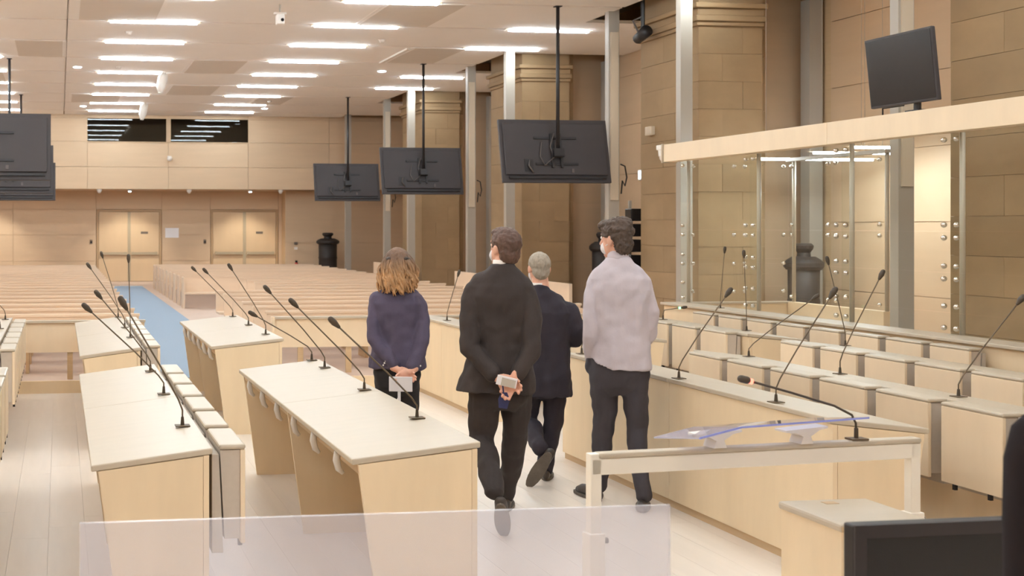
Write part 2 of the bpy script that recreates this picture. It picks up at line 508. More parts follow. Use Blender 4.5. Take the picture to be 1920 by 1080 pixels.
# soffit spots, dome cameras
def spotlamp(name, label, loc, target, power, size=60, blend=0.35, col=(1, 0.93, 0.8), group=None, m='spotg'):
    t = thing(name, label, 'lamp', loc, 0, group)
    MB().lathe([(0.055, -0.06), (0.07, -0.04), (0.07, 0.0)], 14).build('housing', M['white'], t)
    MB().ball((0, 0, -0.062), (0.042, 0.042, 0.02), 12, 6).build('lens', M[m], t, True)
    l = bpy.data.lights.new('spot_beam', 'SPOT'); l.energy = power; l.spot_size = math.radians(size); l.spot_blend = blend
    l.color = col; l.shadow_soft_size = 0.05
    o = bpy.data.objects.new('spot_beam', l); C.objects.link(o); o.parent = t; o.location = (0, 0, -0.10)
    d = Vector(target) - Vector(loc)
    o.rotation_euler = d.to_track_quat('-Z', 'Y').to_euler()
    return t
spotlamp('soffit_spot', 'bluish white spot over the carpet side double door', (2.05, 34.62, 2.9), (2.05, 36, 0.25), 110, 84, 0.7, group='spots under the far soffit')
spotlamp('soffit_spot', 'bluish white spot over the stove side double door', (5.65, 34.62, 2.9), (5.65, 36, 0.25), 110, 84, 0.7, group='spots under the far soffit')
so_ = spotlamp('soffit_spot_offscreen', 'next soffit spot of the row, beyond the hanging screens', (-2.0, 34.62, 2.9), (-2.0, 36, 0.25), 110, 84, 0.7, group='spots under the far soffit')
for ch in so_.children: ch.name = ch.name.split('.')[0] + '_offscreen'
dm = None
for x, wh in ((1.15, 'beyond the carpet side spot'), (3.8, 'between the two door spots'), (6.55, 'by the spot near the extinguisher')):
    if dm is None:
        dm = thing('dome_camera', 'small white dome camera under the far soffit, ' + wh, 'camera', (x, 34.52, 2.9), 0, 'dome cameras under the far soffit')
        MB().lathe([(0.07, -0.06), (0.08, 0)], 14).build('base', M['white'], dm)
        MB().ball((0, 0, -0.06), 0.06, 14, 8).build('dome', M['vent'], dm, True)
    else: dup(dm, (x, 34.52, 2.9), None, 'small white dome camera under the far soffit, ' + wh)
t = thing('wall_camera', 'small white camera on the upper far wall under the booth windows', 'camera', (3.2, 34.40, 3.82))
MB().box(-0.06, 0.06, -0.03, 0, -0.06, 0.06).build('bracket', M['white'], t)
MB().ball((0, -0.09, -0.02), 0.08, 14, 8).build('dome', M['vent'], t, True)

# ---------------------------------------------------------------- right side: stone piers, posts, bays
bs = {}
def block(x0, x1, y0, y1, z0, z1, par):
    key = (round(x1 - x0, 3), round(y1 - y0, 3), round(z1 - z0, 3))
    if key not in bs:
        b = MB().box(0.001, key[0] - 0.001, 0.001, key[1] - 0.001, 0.002, key[2] - 0.002)
        bs[key] = b.mesh('stone_block', M['stone'])
    o = place('stone_block', bs[key], par, (x0 + random.uniform(-0.003, 0.003), y0 + random.uniform(-0.003, 0.003), z0))
    return o
for k in range(-2, 3):
    y0, y1 = 15.14 + 6.2 * k, 16.75 + 6.2 * k
    pr_ = thing('stone_pier', 'tall limestone pier ' + ('out of sight beside the dock', 'behind the tilted monitor above the dock', 'behind the far end of the glass dock', 'behind the largest hanging television', 'behind the middle hanging television')[k + 2], 'pier', (0, 0, 0), 0, 'stone piers along the wall')
    MB().box(8.72, 9.62, y0 + 0.02, y1 - 0.02, 0, 5.88).build('mortar_core', M['stone'], pr_)
    MB().box(9.83, 10.64, y0 + 0.62, y1 - 0.25, 2.25, 5.88).build('recess_panel', M['wallwood'], pr_)
    MB().box(9.83, 10.64, y0 + 0.62, y1 - 0.25, 0, 2.25).build('recess_board', M['wallwood'], pr_)
    z = 0.0; c = 0
    while z < 4.55:
        h = 0.38
        sp = 9.35 if c % 2 else 9.05
        ys = y0 + (0.95 if c % 2 else 0.62)
        block(8.70, sp, y0, ys, z, z + h, pr_)
        block(8.70, sp, ys, y1, z, z + h, pr_)
        block(sp, 9.64, y0, y0 + 0.6, z, z + h, pr_)
        z += h; c += 1
    # moulded cornice and springer
    for i, (zz, g) in enumerate(((4.56, 0.03), (4.62, 0.06), (4.70, 0.03), (4.80, 0.08))):
        MB().box(8.70 - g, 9.64 + g * 0.5, y0 - g, y1 + g, zz, zz + (0.06, 0.08, 0.10, 0.07)[i]).build('cornice', M['stone'], pr_, bev=0.012)
    block(8.70, 9.64, y0, y1, 4.87, 5.25, pr_); block(8.70, 9.64, y0, y1, 5.25, 5.63, pr_)
    # set back stone return beside the pier
    z = 0.0
    while z < 5.6:
        block(9.64, 9.82, y0 + 0.22, y1 - 0.2, z, z + 0.38, pr_); z += 0.38
# grey steel posts at the ceiling edge
post = {}
for k in (0, -1, 1, 2, 3):
    for nm, y in (('c', 14.887 + 6.2 * k), ('a', 16.968 + 6.2 * k)):
        if y > 34.2 or y < 10: continue
        wh = ('the glass dock', 'the near pier beside the dock', 'the pier behind the largest hanging television', 'the pier behind the middle hanging television', 'the far wall')[k + 1]
        lab = ('slim grey steel post in front of %s' if nm == 'c' else 'grey steel post with cream cover just past %s') % wh
        if nm not in post:
            t = thing('steel_post', lab, 'post', (8.35, y, 0), 0, 'steel posts at the ceiling edge')
            MB().box(-0.085, 0.085, -0.06, 0.06, 0.02, 5.6).build('column', M['post'], t)
            MB().box(-0.14, 0.14, -0.12, 0.12, 0, 0.02).build('base_plate', M['post'], t)
            if nm == 'a':
                MB().box(-0.06, 0.06, -0.085, -0.06, 2.2, 4.75).build('cover', M['postlight'], t)
                MB().tube([(0.12, -0.03, 2.75), (0.19, -0.03, 2.72), (0.22, -0.03, 2.55), (0.19, -0.03, 2.42), (0.15, -0.03, 2.5), (0.13, -0.03, 2.3)], 0.012, 6).build('cable', M['bracket'], t)
            post[nm] = t
        else:
            q = dup(post[nm], (8.35, y, 0), None, lab)
            if k == -1:
                for ch in list(q.children):
                    if ch.name.startswith('cable'): bpy.data.objects.remove(ch)
# bay walls: wooden boards between the piers
for k in range(-2, 3):
    ya, yb = 16.75 + 6.2 * k, min(21.34 + 6.2 * k, 34.4)
    for j in range(6):
        z0 = j * 0.93
        nn = max(1, int(round((yb - ya) / 1.5)))
        for q in range(nn):
            a = ya + (yb - ya) * q / nn; b = ya + (yb - ya) * (q + 1) / nn
            MB().box(10.66, 10.70, a + 0.004, b - 0.004, z0 + 0.004, min(z0 + 0.93, 5.8) - 0.004).build('wall_panel', M['wallwood'], wr)
    t = thing('wall_pilaster', 'pale grey pilaster strip on the wall of the %s bay' % ('nearest hidden', 'glass dock', 'lilac shirt', 'middle television', 'farthest')[k + 2], 'pilaster', (10.55, 15.4 + 6.2 * k + 6.2, 0), 0, 'grey pilaster strips in the bays')
    if yb > 33: t.location.y = 33.0
    MB().box(-0.1, 0.1, -0.1, 0.1, 0.05, 5.0).build('shaft', M['post'], t)
    MB().box(-0.12, 0.12, -0.12, 0.12, 0, 0.05).build('foot', M['post'], t)

# ================================================================== FURNITURE
# blue carpet in the public aisle
t = thing('aisle_carpet', 'long light blue carpet runner in the aisle between the public benches', 'carpet', (0, 0, 0))
MB().box(1.06, 2.30, 12.91, 33.0, 0.1205, 0.130).build('pile', M['carpet'], t)
MB().box(1.06, 2.30, 33.0, 33.12, 0.1205, 0.133).build('end_strip', M['white'], t)

# ---- long desks with a sloping top
def desk(x0, x1, y0, y1, side, label, mids=1, hooks=True, lowz=0.765, highz=0.83):
    # side +1: high edge and closed panel at x1, sitter at x0;  side -1: mirrored
    t = thing('courtroom_desk', label, 'desk', ((x0 + x1) / 2, y0, 0))
    W = (x1 - x0) / 2; L = y1 - y0; s = side
    def P(x, z): return (s * x, z)
    def prism(mb, prof, a, b):
        pr_ = [P(*q) for q in prof]
        if s < 0: pr_.reverse()
        return mb.prism_y(pr_, a, b)
    # number of boards in the top
    nb = mids + 1
    for i in range(nb):
        a, b = L * i / nb, L * (i + 1) / nb
        prism(MB(), [(-W, lowz - 0.028), (W, highz - 0.028), (W, highz), (-W, lowz)], a + (0.001 if i else 0), b - (0.001 if i < nb - 1 else 0)).build('desktop', M['top'], t, bev=0.006)
        prism(MB(), [(W - 0.04, 0.05), (W - 0.015, 0.05), (W - 0.015, highz - 0.032), (W - 0.04, highz - 0.034)], a + 0.002, b - 0.002).build('front_panel', M['wood'], t)
    prism(MB(), [(W - 0.05, 0), (W - 0.03, 0), (W - 0.03, 0.05), (W - 0.05, 0.05)], 0.01, L - 0.01).build('plinth', M['edge'], t)
    prof = [(-W + 0.13, 0.0), (W - 0.042, 0.0), (W - 0.042, highz - 0.036), (-W + 0.03, lowz - 0.026)]
    for i in range(nb + 1):
        c = [0.012, L - 0.012][i // nb] if i in (0, nb) else L * i / nb
        prism(MB(), prof, c - 0.012, c + 0.012).build('side_panel', M['wood'], t)
    prism(MB(), [(-W + 0.04, lowz - 0.075), (-W + 0.06, lowz - 0.075), (-W + 0.06, lowz - 0.026), (-W + 0.04, lowz - 0.027)], 0.03, L - 0.03).build('apron', M['edge'], t)
    if hooks:
        nh = 6
        for i in range(nh):
            y = L * (i + 0.75) / (nh + 0.4)
            hk = MB().tube([(s * (-W + 0.028), y, lowz - 0.03), (s * (-W + 0.022), y, lowz - 0.08), (s * (-W + 0.035), y + 0.01, lowz - 0.125), (s * (-W + 0.06), y + 0.02, lowz - 0.15)], [0.016, 0.018, 0.016, 0.009], 8, (1, 0.5))
            hk.build('bag_hook', M['white'], t, True)
    return t

DL = dict(
    L1=desk(1.29, 1.885, 5.10, 8.42, 1, 'pale desk with bag hooks standing beside the people and the near plexiglass'),
    L0=desk(0.135, 0.665, 5.10, 8.28, 1, 'pale desk with six folded seats on its back, beside the bag hook desk', hooks=False),
    M=desk(1.30, 1.935, 10.05, 12.75, 1, 'pale desk with bag hooks at the start of the blue carpet'),
    L0b=desk(0.16, 0.66, 9.45, 12.72, 1, 'pale desk with folded seats on its back, on the other side of the blue carpet', hooks=False),
    LL=desk(-1.05, -0.50, 9.3, 12.7, 1, 'pale desk at the picture edge in front of the left public benches', hooks=False),
    LLn=desk(-1.05, -0.50, 5.1, 8.2, 1, 'pale desk outermost beside the aisle of pale planks', hooks=False),
    R1=desk(3.87, 4.42, 5.50, 8.72, -1, 'long pale desk with plain curved front panel behind the person in the lilac shirt', mids=1),
    R1b=desk(3.87, 4.42, 10.4, 12.9, -1, 'pale desk end on between the blazer and the suits, toward the benches'),
    R2=desk(4.965, 5.50, 4.5, 8.72, -1, 'pale desk with folded seats along its front, behind the plain front desk', hooks=False),
    R2b=desk(4.965, 5.50, 10.1, 12.9, -1, 'pale desk with folded seats behind the front desk, toward the benches', hooks=False),
    R3=desk(6.19, 6.78, 4.5, 9.45, -1, 'pale desk with folded seats one row before the glass dock', hooks=False),
    R3b=desk(6.19, 6.78, 9.95, 12.9, -1, 'pale desk with folded seats below the far end of the glass dock', hooks=False),
)

# ---- folding seats fixed to the backs of the desks
def make_seat():
    t = thing('folding_seat', '', 'seat')
    Wd = SW
    MB().box(0.126, 0.148, 0, Wd, 0.40, 0.815).build('seat_panel', M['seatwood'], t, bev=0.004)
    MB().box(0.030, 0.150, -0.002, Wd + 0.002, 0.815, 0.838).build('cap', M['top'], t, bev=0.010)
    MB().prism_y([(0.056, 0.42), (0.125, 0.42), (0.125, 0.812), (0.036, 0.812)], 0.008, Wd - 0.008).build('cushion', M['seatgrey'], t)
    MB().prism_y([(0.0, 0.36), (0.050, 0.36), (0.030, 0.794), (0.0, 0.794)], 0.004, Wd - 0.004).build('backrest', M['seatgrey'], t)
    for y in (0.08, Wd - 0.1):
        MB().box(0.128, 0.146, y, y + 0.018, 0.370, 0.40).build('hinge_pin', M['bracket'], t)
    return t
SW = 0.425
seat0 = make_seat(); used = [False]
def seats(x, y0, n, side, label, group, pitch=0.522):
    base_label = label
    for i in range(n):
        label = ORD[i] + ' ' + base_label
        if not used[0]:
            o = seat0; used[0] = True
            o['label'] = label; o['group'] = group
        else:
            o = dup(seat0, label=label, group=group)
        if side > 0:
            o.location = (x, y0 + i * pitch, 0); o.rotation_euler = (0, 0, 0)
        else:
            o.location = (x, y0 + i * pitch + SW, 0); o.rotation_euler = (0, 0, math.pi)
seats(0.667, 5.13, 6, 1, 'folded seat from the plexiglass, on the desk next to the bag hook desk', 'folded seats opposite the bag hook desk')
seats(0.662, 9.50, 6, 1, 'folded seat toward the benches, on the desk beside the blue carpet', 'folded seats beside the blue carpet')
seats(-0.498, 9.35, 6, 1, 'folded seat toward the benches, on the outermost far desk', 'folded seats on the outer far desk')
seats(-0.498, 5.12, 6, 1, 'folded seat toward the benches, on the outermost near desk by the plank aisle', 'folded seats on the outer near desk')
seats(4.962, 4.96, 7, -1, 'grey sided folded seat from the office chair, behind the plain front desk', 'folded seats behind the front desk')
seats(4.962, 10.2, 5, -1, 'folded seat toward the benches, first far row beyond the lilac shirt', 'folded seats of the first far row')
seats(6.186, 5.15, 8, -1, 'grey sided folded seat from the office chair, in the row before the dock', 'folded seats one row before the dock')
seats(6.186, 10.05, 5, -1, 'folded seat toward the benches, far row below the end of the glass dock', 'folded seats of the second far row')
seats(7.278, 8.45, 8, -1, 'folded seat toward the benches, mounted on the wooden parapet of the glass dock', 'folded seats on the dock parapet')

# ---- gooseneck microphones
DESKS = [(1.29, 1.885, 5.1, 8.42, 1), (0.135, 0.665, 5.1, 8.28, 1), (1.30, 1.935, 10.05, 12.75, 1), (0.16, 0.66, 9.45, 12.72, 1), (-1.05, -0.5, 5.1, 12.7, 1),
         (3.87, 4.42, 5.5, 12.9, -1), (4.965, 5.50, 4.5, 12.9, -1), (6.19, 6.78, 4.5, 12.9, -1)]
def mic(base, head, where, led=None, r=1.0):
    for x0, x1, ya, yb, sd_ in DESKS:
        if x0 <= base[0] <= x1 and ya <= base[1] <= yb:
            q = (base[0] - x0) / (x1 - x0)
            base = (base[0], base[1], 0.765 + 0.065 * (q if sd_ > 0 else 1 - q) + 0.0046)
    b = Vector(base); h = Vector(head) - b
    t = thing('gooseneck_microphone', 'gooseneck microphone %s' % where, 'microphone', base, 0, 'gooseneck microphones')
    MB().box(-0.036, 0.036, -0.028, 0.028, 0, 0.005).build('base_plate', M['micneck'], t)
    MB().lathe([(0.010, 0.005), (0.007, 0.045)], 8).build('socket', M['mic'], t)
    d = h.normalized()
    bend = Vector((h.x * 0.04, h.y * 0.04, max(0.1, h.z * 0.22)))
    pts = [Vector((0, 0, 0.03)), Vector((0, 0, bend.z * 0.6)), bend + Vector((h.x * 0.03, 0, 0)), bend.lerp(h, 0.35), bend.lerp(h, 0.7), h]
    MB().tube(pts, 0.0043, 6).build('gooseneck', M['micneck'], t, True)
    dd = (h - bend).normalized()
    hd = MB().limb([h - dd * 0.012, h + dd * 0.02, h + dd * 0.045], [0.009, 0.017, 0.015], 10)
    o = hd.build('head', M['mic'], t, True)
    if led:
        MB().tube([h - dd * 0.034, h - dd * 0.018], 0.0115, 10).build('ring_light', M[led], t)
    return t
for b, h, where, led in (
    ((0.595, 5.705, 0.82), (0.316, 5.705, 1.411), 'closest to the plexiglass on the desk with six folded seats', None),
    ((0.60, 6.80, 0.82), (0.171, 6.80, 1.317), 'second from the plexiglass on the desk with six folded seats', None),
    ((0.605, 7.879, 0.82), (0.269, 7.879, 1.329), 'third from the plexiglass on the desk with six folded seats', None),
    ((0.62, 12.574, 0.824), (0.452, 12.574, 1.481), 'at the bench end of the desk beside the blue carpet', None),
    ((0.62, 11.30, 0.824), (0.289, 11.30, 1.406), 'in the middle of the desk beside the blue carpet', None),
    ((0.615, 10.30, 0.823), (0.599, 10.30, 1.501), 'standing straight up on the desk beside the blue carpet', None),
    ((1.805, 5.795, 0.82), (1.389, 5.795, 1.302), 'leaning low at the plexiglass end of the bag hook desk', None),
    ((1.805, 6.837, 0.82), (1.39, 6.837, 1.332), 'second from the plexiglass on the bag hook desk', None),
    ((1.815, 7.939, 0.82), (1.428, 7.939, 1.353), 'third from the plexiglass on the bag hook desk', None),
    ((1.82, 8.38, 0.82), (1.404, 8.38, 1.157), 'bent lowest at the carpet end of the bag hook desk', None),
    ((1.86, 12.58, 0.82), (1.45, 12.58, 1.328), 'at the bench end of the desk where the carpet starts', None),
    ((1.855, 11.483, 0.82), (1.44, 11.483, 1.348), 'in the middle of the desk where the carpet starts', None),
    ((1.85, 10.474, 0.82), (1.537, 10.474, 1.418), 'at the near end of the desk where the carpet starts', None),
    ((3.935, 7.081, 0.82), (4.262, 7.081, 1.36), 'on the plain front desk right beside the person in the lilac shirt', None),
    ((3.935, 6.054, 0.82), (4.264, 6.054, 1.414), 'on the plain front desk behind the witness bar', None),
    ((3.985, 8.60, 0.815), (4.185, 8.60, 1.235), 'on the front desk hidden behind the person in the lilac shirt', None),
    ((4.03, 11.897, 0.81), (4.151, 11.897, 1.29), 'on the far front desk between the blazer and the suits', None),
    ((5.283, 8.475, 0.797), (5.821, 8.475, 1.24), 'bent low at the far end of the second desk row', None),
    ((5.257, 7.37, 0.80), (5.552, 7.37, 1.454), 'in the middle of the second desk row', None),
    ((5.228, 6.277, 0.803), (5.617, 6.277, 1.353), 'at the office chair end of the second desk row', None),
    ((6.66, 9.268, 0.78), (6.502, 9.268, 1.491), 'leaning back toward the aisle in the row before the dock', None),
    ((6.66, 10.72, 0.78), (6.632, 10.72, 1.513), 'upright in the far row below the dock', None),
    ((7.40, 12.421, 0.88), (7.45, 12.421, 1.517), 'on the dock parapet behind the glass corner', None),
    ((6.27, 11.60, 0.826), (6.48, 11.60, 0.95), 'with a green ring light beside the shirt sleeve', 'greenled'),
    ((-0.565, 12.45, 0.82), (-0.739, 12.45, 1.095), 'bent over on the outermost desk before the benches', None),
    ((-0.565, 11.346, 0.82), (-0.715, 11.346, 1.115), 'second on the outermost desk before the benches', None)):
    mic(b, h, where, led)

# ---- public benches
BZ = 0.12
def make_bench(x0, x1, label, group, ends=(True, True)):
    t = thing('public_bench', label, 'bench', (x0, 0, BZ), 0, group)
    L = x1 - x0
    MB().box(0, L, 0.0, 0.03, 0.32, 0.62).build('backrest', M['bench'], t)
    MB().box(-0.01, L + 0.01, -0.012, 0.042, 0.62, 0.65).build('top_rail', M['bench'], t)
    MB().box(0, L, -0.40, 0.0, 0.29, 0.32).build('seat', M['bench'], t)
    n = max(2, int(L / 1.12)); lm = MB().box(-0.02, 0.02, -0.36, -0.01, 0, 0.29).mesh('leg', M['edge'])
    for i in range(n):
        place('leg', lm, t, (L * (i + 0.98) / n - 0.05 if i < n - 1 else L - 0.06, 0, 0))
    if ends[0]: MB().box(-0.03, -0.005, -0.42, 0.03, 0, 0.63).build('end_panel', M['bench'], t)
    return t
def barrier(x0, x1, y, label):
    t = thing('bench_barrier', label, 'barrier', (x0, y, BZ))
    L = x1 - x0
    MB().box(0, L, 0, 0.03, 0.30, 0.625).build('panel', M['seatwood'], t)
    MB().box(-0.01, L + 0.01, -0.03, 0.05, 0.625, 0.65).build('top_rail', M['top'], t)
    MB().box(-0.03, 0.0, -0.04, 0.06, 0, 0.65).build('post', M['seatwood'], t)
    lm = MB().box(-0.03, 0.03, -0.02, 0.03, 0, 0.30).mesh('leg', M['edge'])
    n = max(3, int(L / 0.55))
    for i in range(n): place('leg', lm, t, (L * (i + 0.55) / n, 0.03, 0))
barrier(2.43, 6.95, 13.2, 'wooden barrier panel before the benches on the stove side of the carpet')
barrier(-6.4, 0.93, 12.98, 'wooden barrier panel before the benches on the hanging screen side')
protoR = {}
RB = 'public benches on the stove side of the carpet'; LB = 'public benches on the other side of the carpet'
for k in range(20):
    y = 14.1 + 0.93 * k
    x0 = 2.5 if k < 6 else (3.6 if k < 11 else 2.55)
    lab = {2.5: 'pale bench with open end in the front block on the stove side', 3.6: 'shorter pale bench in the middle block on the stove side', 2.55: 'pale bench with end panel in the rear block on the stove side'}[x0]
    lab = 'pale bench, %s row behind the barrier, %s on the stove side' % (ORD[k], {2.5: 'front block', 3.6: 'shorter middle block', 2.55: 'rear block'}[x0])
    if x0 not in protoR:
        b = make_bench(x0, 6.95, lab, RB, (x0 == 2.55, False)); b.location.y = y; protoR[x0] = b
    else: dup(protoR[x0], (x0, y, BZ), 0, lab)
lb = None
for k in range(20):
    y = 13.9 + 0.93 * k
    lab = 'long pale bench, %s row behind the barrier on the hanging screen side' % ORD[k]
    if lb is None:
        lb = make_bench(-6.4, 0.93, lab, LB, (False, False)); lb.location.y = y
    else: dup(lb, (-6.4, y, BZ), 0, lab)
# side benches in the bays
sb = None
for y0, wh in ((20.6, 'middle'), (26.8, 'rear'), (17.6, 'near')):
    if sb is None:
        sb = thing('side_bench', 'low pale wooden bench by the piers at the %s bay' % wh, 'bench', (7.45, y0, BZ), 0, 'low side benches by the piers')
        MB().box(0, 0.55, 0, 2.4, 0.36, 0.42).build('seat', M['bench'], sb)
        MB().box(0.50, 0.55, 0, 2.4, 0.42, 0.78).build('backrest', M['bench'], sb)
        for y in (0.05, 1.2, 2.3): MB().box(0.04, 0.5, y, y + 0.05, 0, 0.36).build('leg', M['edge'], sb)
    else: dup(sb, (7.45, y0, BZ), None, 'low pale wooden bench by the piers at the %s bay' % wh)

# ---- hanging televisions seen from behind
def make_tv():
    t = thing('hanging_television', '', 'television')
    # origin at the ceiling end of the rod
    tilt = math.radians(12)
    W, H = 1.69, 0.97; zc = 2.925 - CZ
    R = Matrix.Rotation(-tilt, 4, 'X')
    def tr(mb):
        mb.v = [tuple(R @ Vector(v) + Vector((0, 0.12, zc))) for v in mb.v]; return mb
    tr(MB().box(-W / 2, W / 2, -0.015, 0.03, -H / 2, H / 2)).build('frame', M['tvback'], t, bev=0.006)
    tr(MB().box(-W / 2 + 0.02, W / 2 - 0.02, 0.03, 0.034, -H / 2 + 0.02, H / 2 - 0.02)).build('screen', M['screen'], t)
    tr(MB().box(-W / 2 + 0.05, W / 2 - 0.05, -0.045, -0.015, -H / 2 + 0.11, H / 2 - 0.06)).build('back_cover', M['tvback'], t, bev=0.012)
    tr(MB().box(-W / 2 + 0.10, W / 2 - 0.08, -0.05, -0.02, -H / 2 + 0.055, -H / 2 + 0.085)).build('vent_groove', M['bracket'], t)
    for z in (0.19, -0.21):
        tr(MB().box(-0.33, 0.33, -0.065, -0.045, z - 0.017, z + 0.017)).build('mount_bar', M['bracket'], t)
    for x in (-0.07, 0.07):
        tr(MB().box(x - 0.018, x + 0.018, -0.085, -0.06, -0.27, 0.25)).build('mount_rail', M['bracket'], t)
    tr(MB().box(-0.08, 0.08, -0.17, -0.08, -0.12, 0.0)).build('hinge', M['bracket'], t)
    MB().tube([(0, 0, -0.0), (0, 0, zc - 0.06)], 0.026, 10).build('rod', M['bracket'], t, True)
    MB().box(-0.05, 0.05, -0.05, 0.05, -0.012, 0.0).build('ceiling_plate', M['bracket'], t)
    tr(MB().tube([(-0.03, -0.10, 0.25), (-0.10, -0.09, 0.05), (-0.06, -0.10, -0.12), (-0.2, -0.08, -0.24), (-0.26, -0.07, -0.1), (-0.22, -0.07, 0.12)], 0.009, 6)).build('cable', M['cablegrey'], t, True)
    tr(MB().box(-0.50, -0.37, -0.055, -0.045, -0.32, -0.14)).build('socket_panel', M['bracket'], t)
    tr(MB().tube([(-0.42, -0.06, -0.15), (-0.45, -0.08, -0.24), (-0.38, -0.07, -0.35)], 0.012, 6)).build('cable', M['cablegrey'], t, True)
    tr(MB().box(0.22, 0.26, -0.055, -0.045, -0.34, -0.28)).build('label_plate', M['cablegrey'], t)
    return t
tv = None
for x, y, lab in ((7.33, 16.62, 'largest hanging television back next to the near stone pier'), (7.25, 22.85, 'middle hanging television back on the pier side of the hall'),
                  (7.22, 28.95, 'hanging television back farthest along on the pier side'), (-0.97, 16.6, 'close hanging television back on the side away from the piers'),
                  (-0.97, 23.1, 'hanging television showing below the close one away from the piers'), (-0.95, 29.4, 'rearmost hanging television on the side away from the piers')):
    if tv is None: tv = make_tv(); tv.location = (x, y, CZ); tv['label'] = lab; tv['group'] = 'hanging televisions'
    else: dup(tv, (x, y, CZ), 0, lab)

# ---- ceiling fittings
t = thing('ceiling_camera', 'grey camera on a short rod under the near ceiling', 'camera', (3.216, 17.0, CZ))
MB().tube([(0, 0, 0), (0, 0, -0.12)], 0.014, 8).build('rod', M['post'], t)
MB().box(-0.09, 0.09, -0.03, 0.03, -0.15, -0.12).build('bracket', M['vent'], t)
MB().box(-0.055, 0.055, -0.09, 0.07, -0.30, -0.15).build('body', M['ceil'], t, bev=0.015)
MB().ball((0.02, -0.095, -0.24), 0.025, 10, 6).build('lens', M['black'], t, True)
for x, y, lab in ((2.14, 24.72, 'white pendant loudspeaker at a strip lamp end nearer the hall middle'), (2.18, 30.88, 'white pendant loudspeaker in front of the booth window')):
    t = thing('pendant_loudspeaker', lab, 'loudspeaker', (x, y, CZ), 0, 'white pendant loudspeakers')
    MB().tube([(0.06, 0, 0), (0.05, 0, -0.05)], 0.03, 8).build('bracket', M['white'], t)
    MB().tube([(0.07, 0, -0.04), (0.02, 0, -0.14), (-0.02, 0, -0.32), (-0.03, 0, -0.42)], [0.07, 0.105, 0.10, 0.06], 14).build('body', M['white'], t, True)
    MB().tube([(-0.03, 0, -0.42), (-0.035, 0, -0.46)], [0.05, 0.045], 14).build('grille', M['vent'], t, True)
t = thing('stage_spotlight', 'black spotlight clamped to a rod at the ceiling cutout', 'spotlight', (8.47, 16.25, CZ + 0.8))
MB().tube([(0, 0, 0), (0, 0, -1.3)], 0.03, 8).build('rod', M['bracket'], t)
MB().tube([(0.0, -0.12, -1.22), (0.0, 0.16, -1.30)], [0.09, 0.075], 14).build('barrel', M['bracket'], t, True)
MB().tube([(-0.02, 0, -1.0), (-0.13, 0.05, -1.05), (-0.02, 0.1, -1.2)], 0.014, 6).build('yoke', M['cablegrey'], t)
t = thing('line_array', 'black column of stacked loudspeaker boxes on the pier edge behind the shirt', 'loudspeaker', (8.70, 16.98, 0))
for i in range(4): MB().box(-0.09, 0.09, -0.10, 0.10, 1.18 + i * 0.235, 1.18 + i * 0.235 + 0.19).build('speaker_box', M['screen'], t, bev=0.01)
MB().box(-0.02, 0.02, 0.10, 0.13, 0.12, 2.2).build('pole', M['post'], t)
MB().box(-0.16, 0.16, -0.1, 0.2, BZ - 0.0, BZ + 0.02).build('base', M['post'], t)
t = thing('wall_box', 'small cream junction box on the near stone pier', 'junction box', (8.70, 16.41, 3.15))
MB().box(-0.07, 0, -0.09, 0.09, 0, 0.13).build('case', M['postlight'], t, bev=0.01)
MB().box(-0.075, -0.07, -0.07, 0.07, 0.02, 0.11).build('lid', M['postlight'], t)
for x, y, lab in ((10.66, 20.4, 'middle'),):
    t = thing('exit_sign', 'small glowing sign on the wooden wall of the %s bay' % lab, 'sign', (x, y, 2.68))
    MB().box(-0.05, 0, -0.14, 0.14, -0.02, 0.17).build('case', M['white'], t)
    MB().box(-0.055, -0.05, -0.12, 0.12, 0, 0.15).build('face', M['exitled'], t)
# ---- cast iron stoves
st = None
for x, y, lab in ((7.95, 34.35, 'tall dark cast iron stove with small crown by the far wall'), (9.97, 14.72, 'tall dark cast iron stove seen through the glass dock'), (10.15, 21.0, 'dark cast iron stove half hidden behind the person in the lilac shirt')):
    if st is None:
        st = thing('cast_iron_stove', lab, 'stove', (x, y, 0.12), 0, 'cast iron stoves')
        MB().lathe([(0.30, 0), (0.32, 0.05), (0.30, 0.12), (0.27, 0.16), (0.27, 0.72), (0.285, 0.75), (0.27, 0.79), (0.275, 1.16)], 24).build('body', M['iron'], st, True)
        MB().lathe([(0.30, 1.16), (0.345, 1.20), (0.345, 1.25), (0.29, 1.29), (0.20, 1.33)], 24).build('rim', M['iron'], st)
        MB().lathe([(0.12, 1.33), (0.11, 1.38), (0.16, 1.43), (0.17, 1.47), (0.13, 1.50)], 20).build('crown', M['iron'], st)
    else:
        q = dup(st, (x, y, 0.0 if y < 16 else 0.12), 0, lab); q.scale = (0.72, 0.72, 1.05)

# ================================================================== GLASS DOCK
t = thing('glass_dock', 'glass dock with pale wooden parapet and beam, clear panes on steel fittings', 'glass dock', (7.5, 9.0, 0))
DOCK = t
for a, b in ((4.6, 6.1), (6.1, 7.6), (7.6, 9.1), (9.1, 10.5), (10.5, 12.0), (12.0, 13.52)):
    MB().box(7.32, 7.36, a + 0.002, b - 0.002, 0.0, 0.85).build('front_panel', M['wood'], t)
MB().box(7.36, 7.56, 4.6, 13.52, 0.0, 0.84).build('core', M['wood'], t)
MB().box(7.28, 7.60, 4.6, 13.54, 0.85, 0.88).build('ledge', M['top'], t, bev=0.006)
MB().box(7.6, 8.95, 13.38, 13.52, 0.0, 0.86).build('end_panel', M['wood'], t)
MB().box(7.58, 8.95, 13.36, 13.54, 0.86, 0.88).build('end_ledge', M['top'], t)
for a, b in ((4.6, 7.6), (7.6, 10.6), (10.6, 13.72)):
    MB().box(7.42, 7.58, a, b - 0.003, 2.60, 2.815).build('beam_board', M['seatwood'], t, bev=0.004)
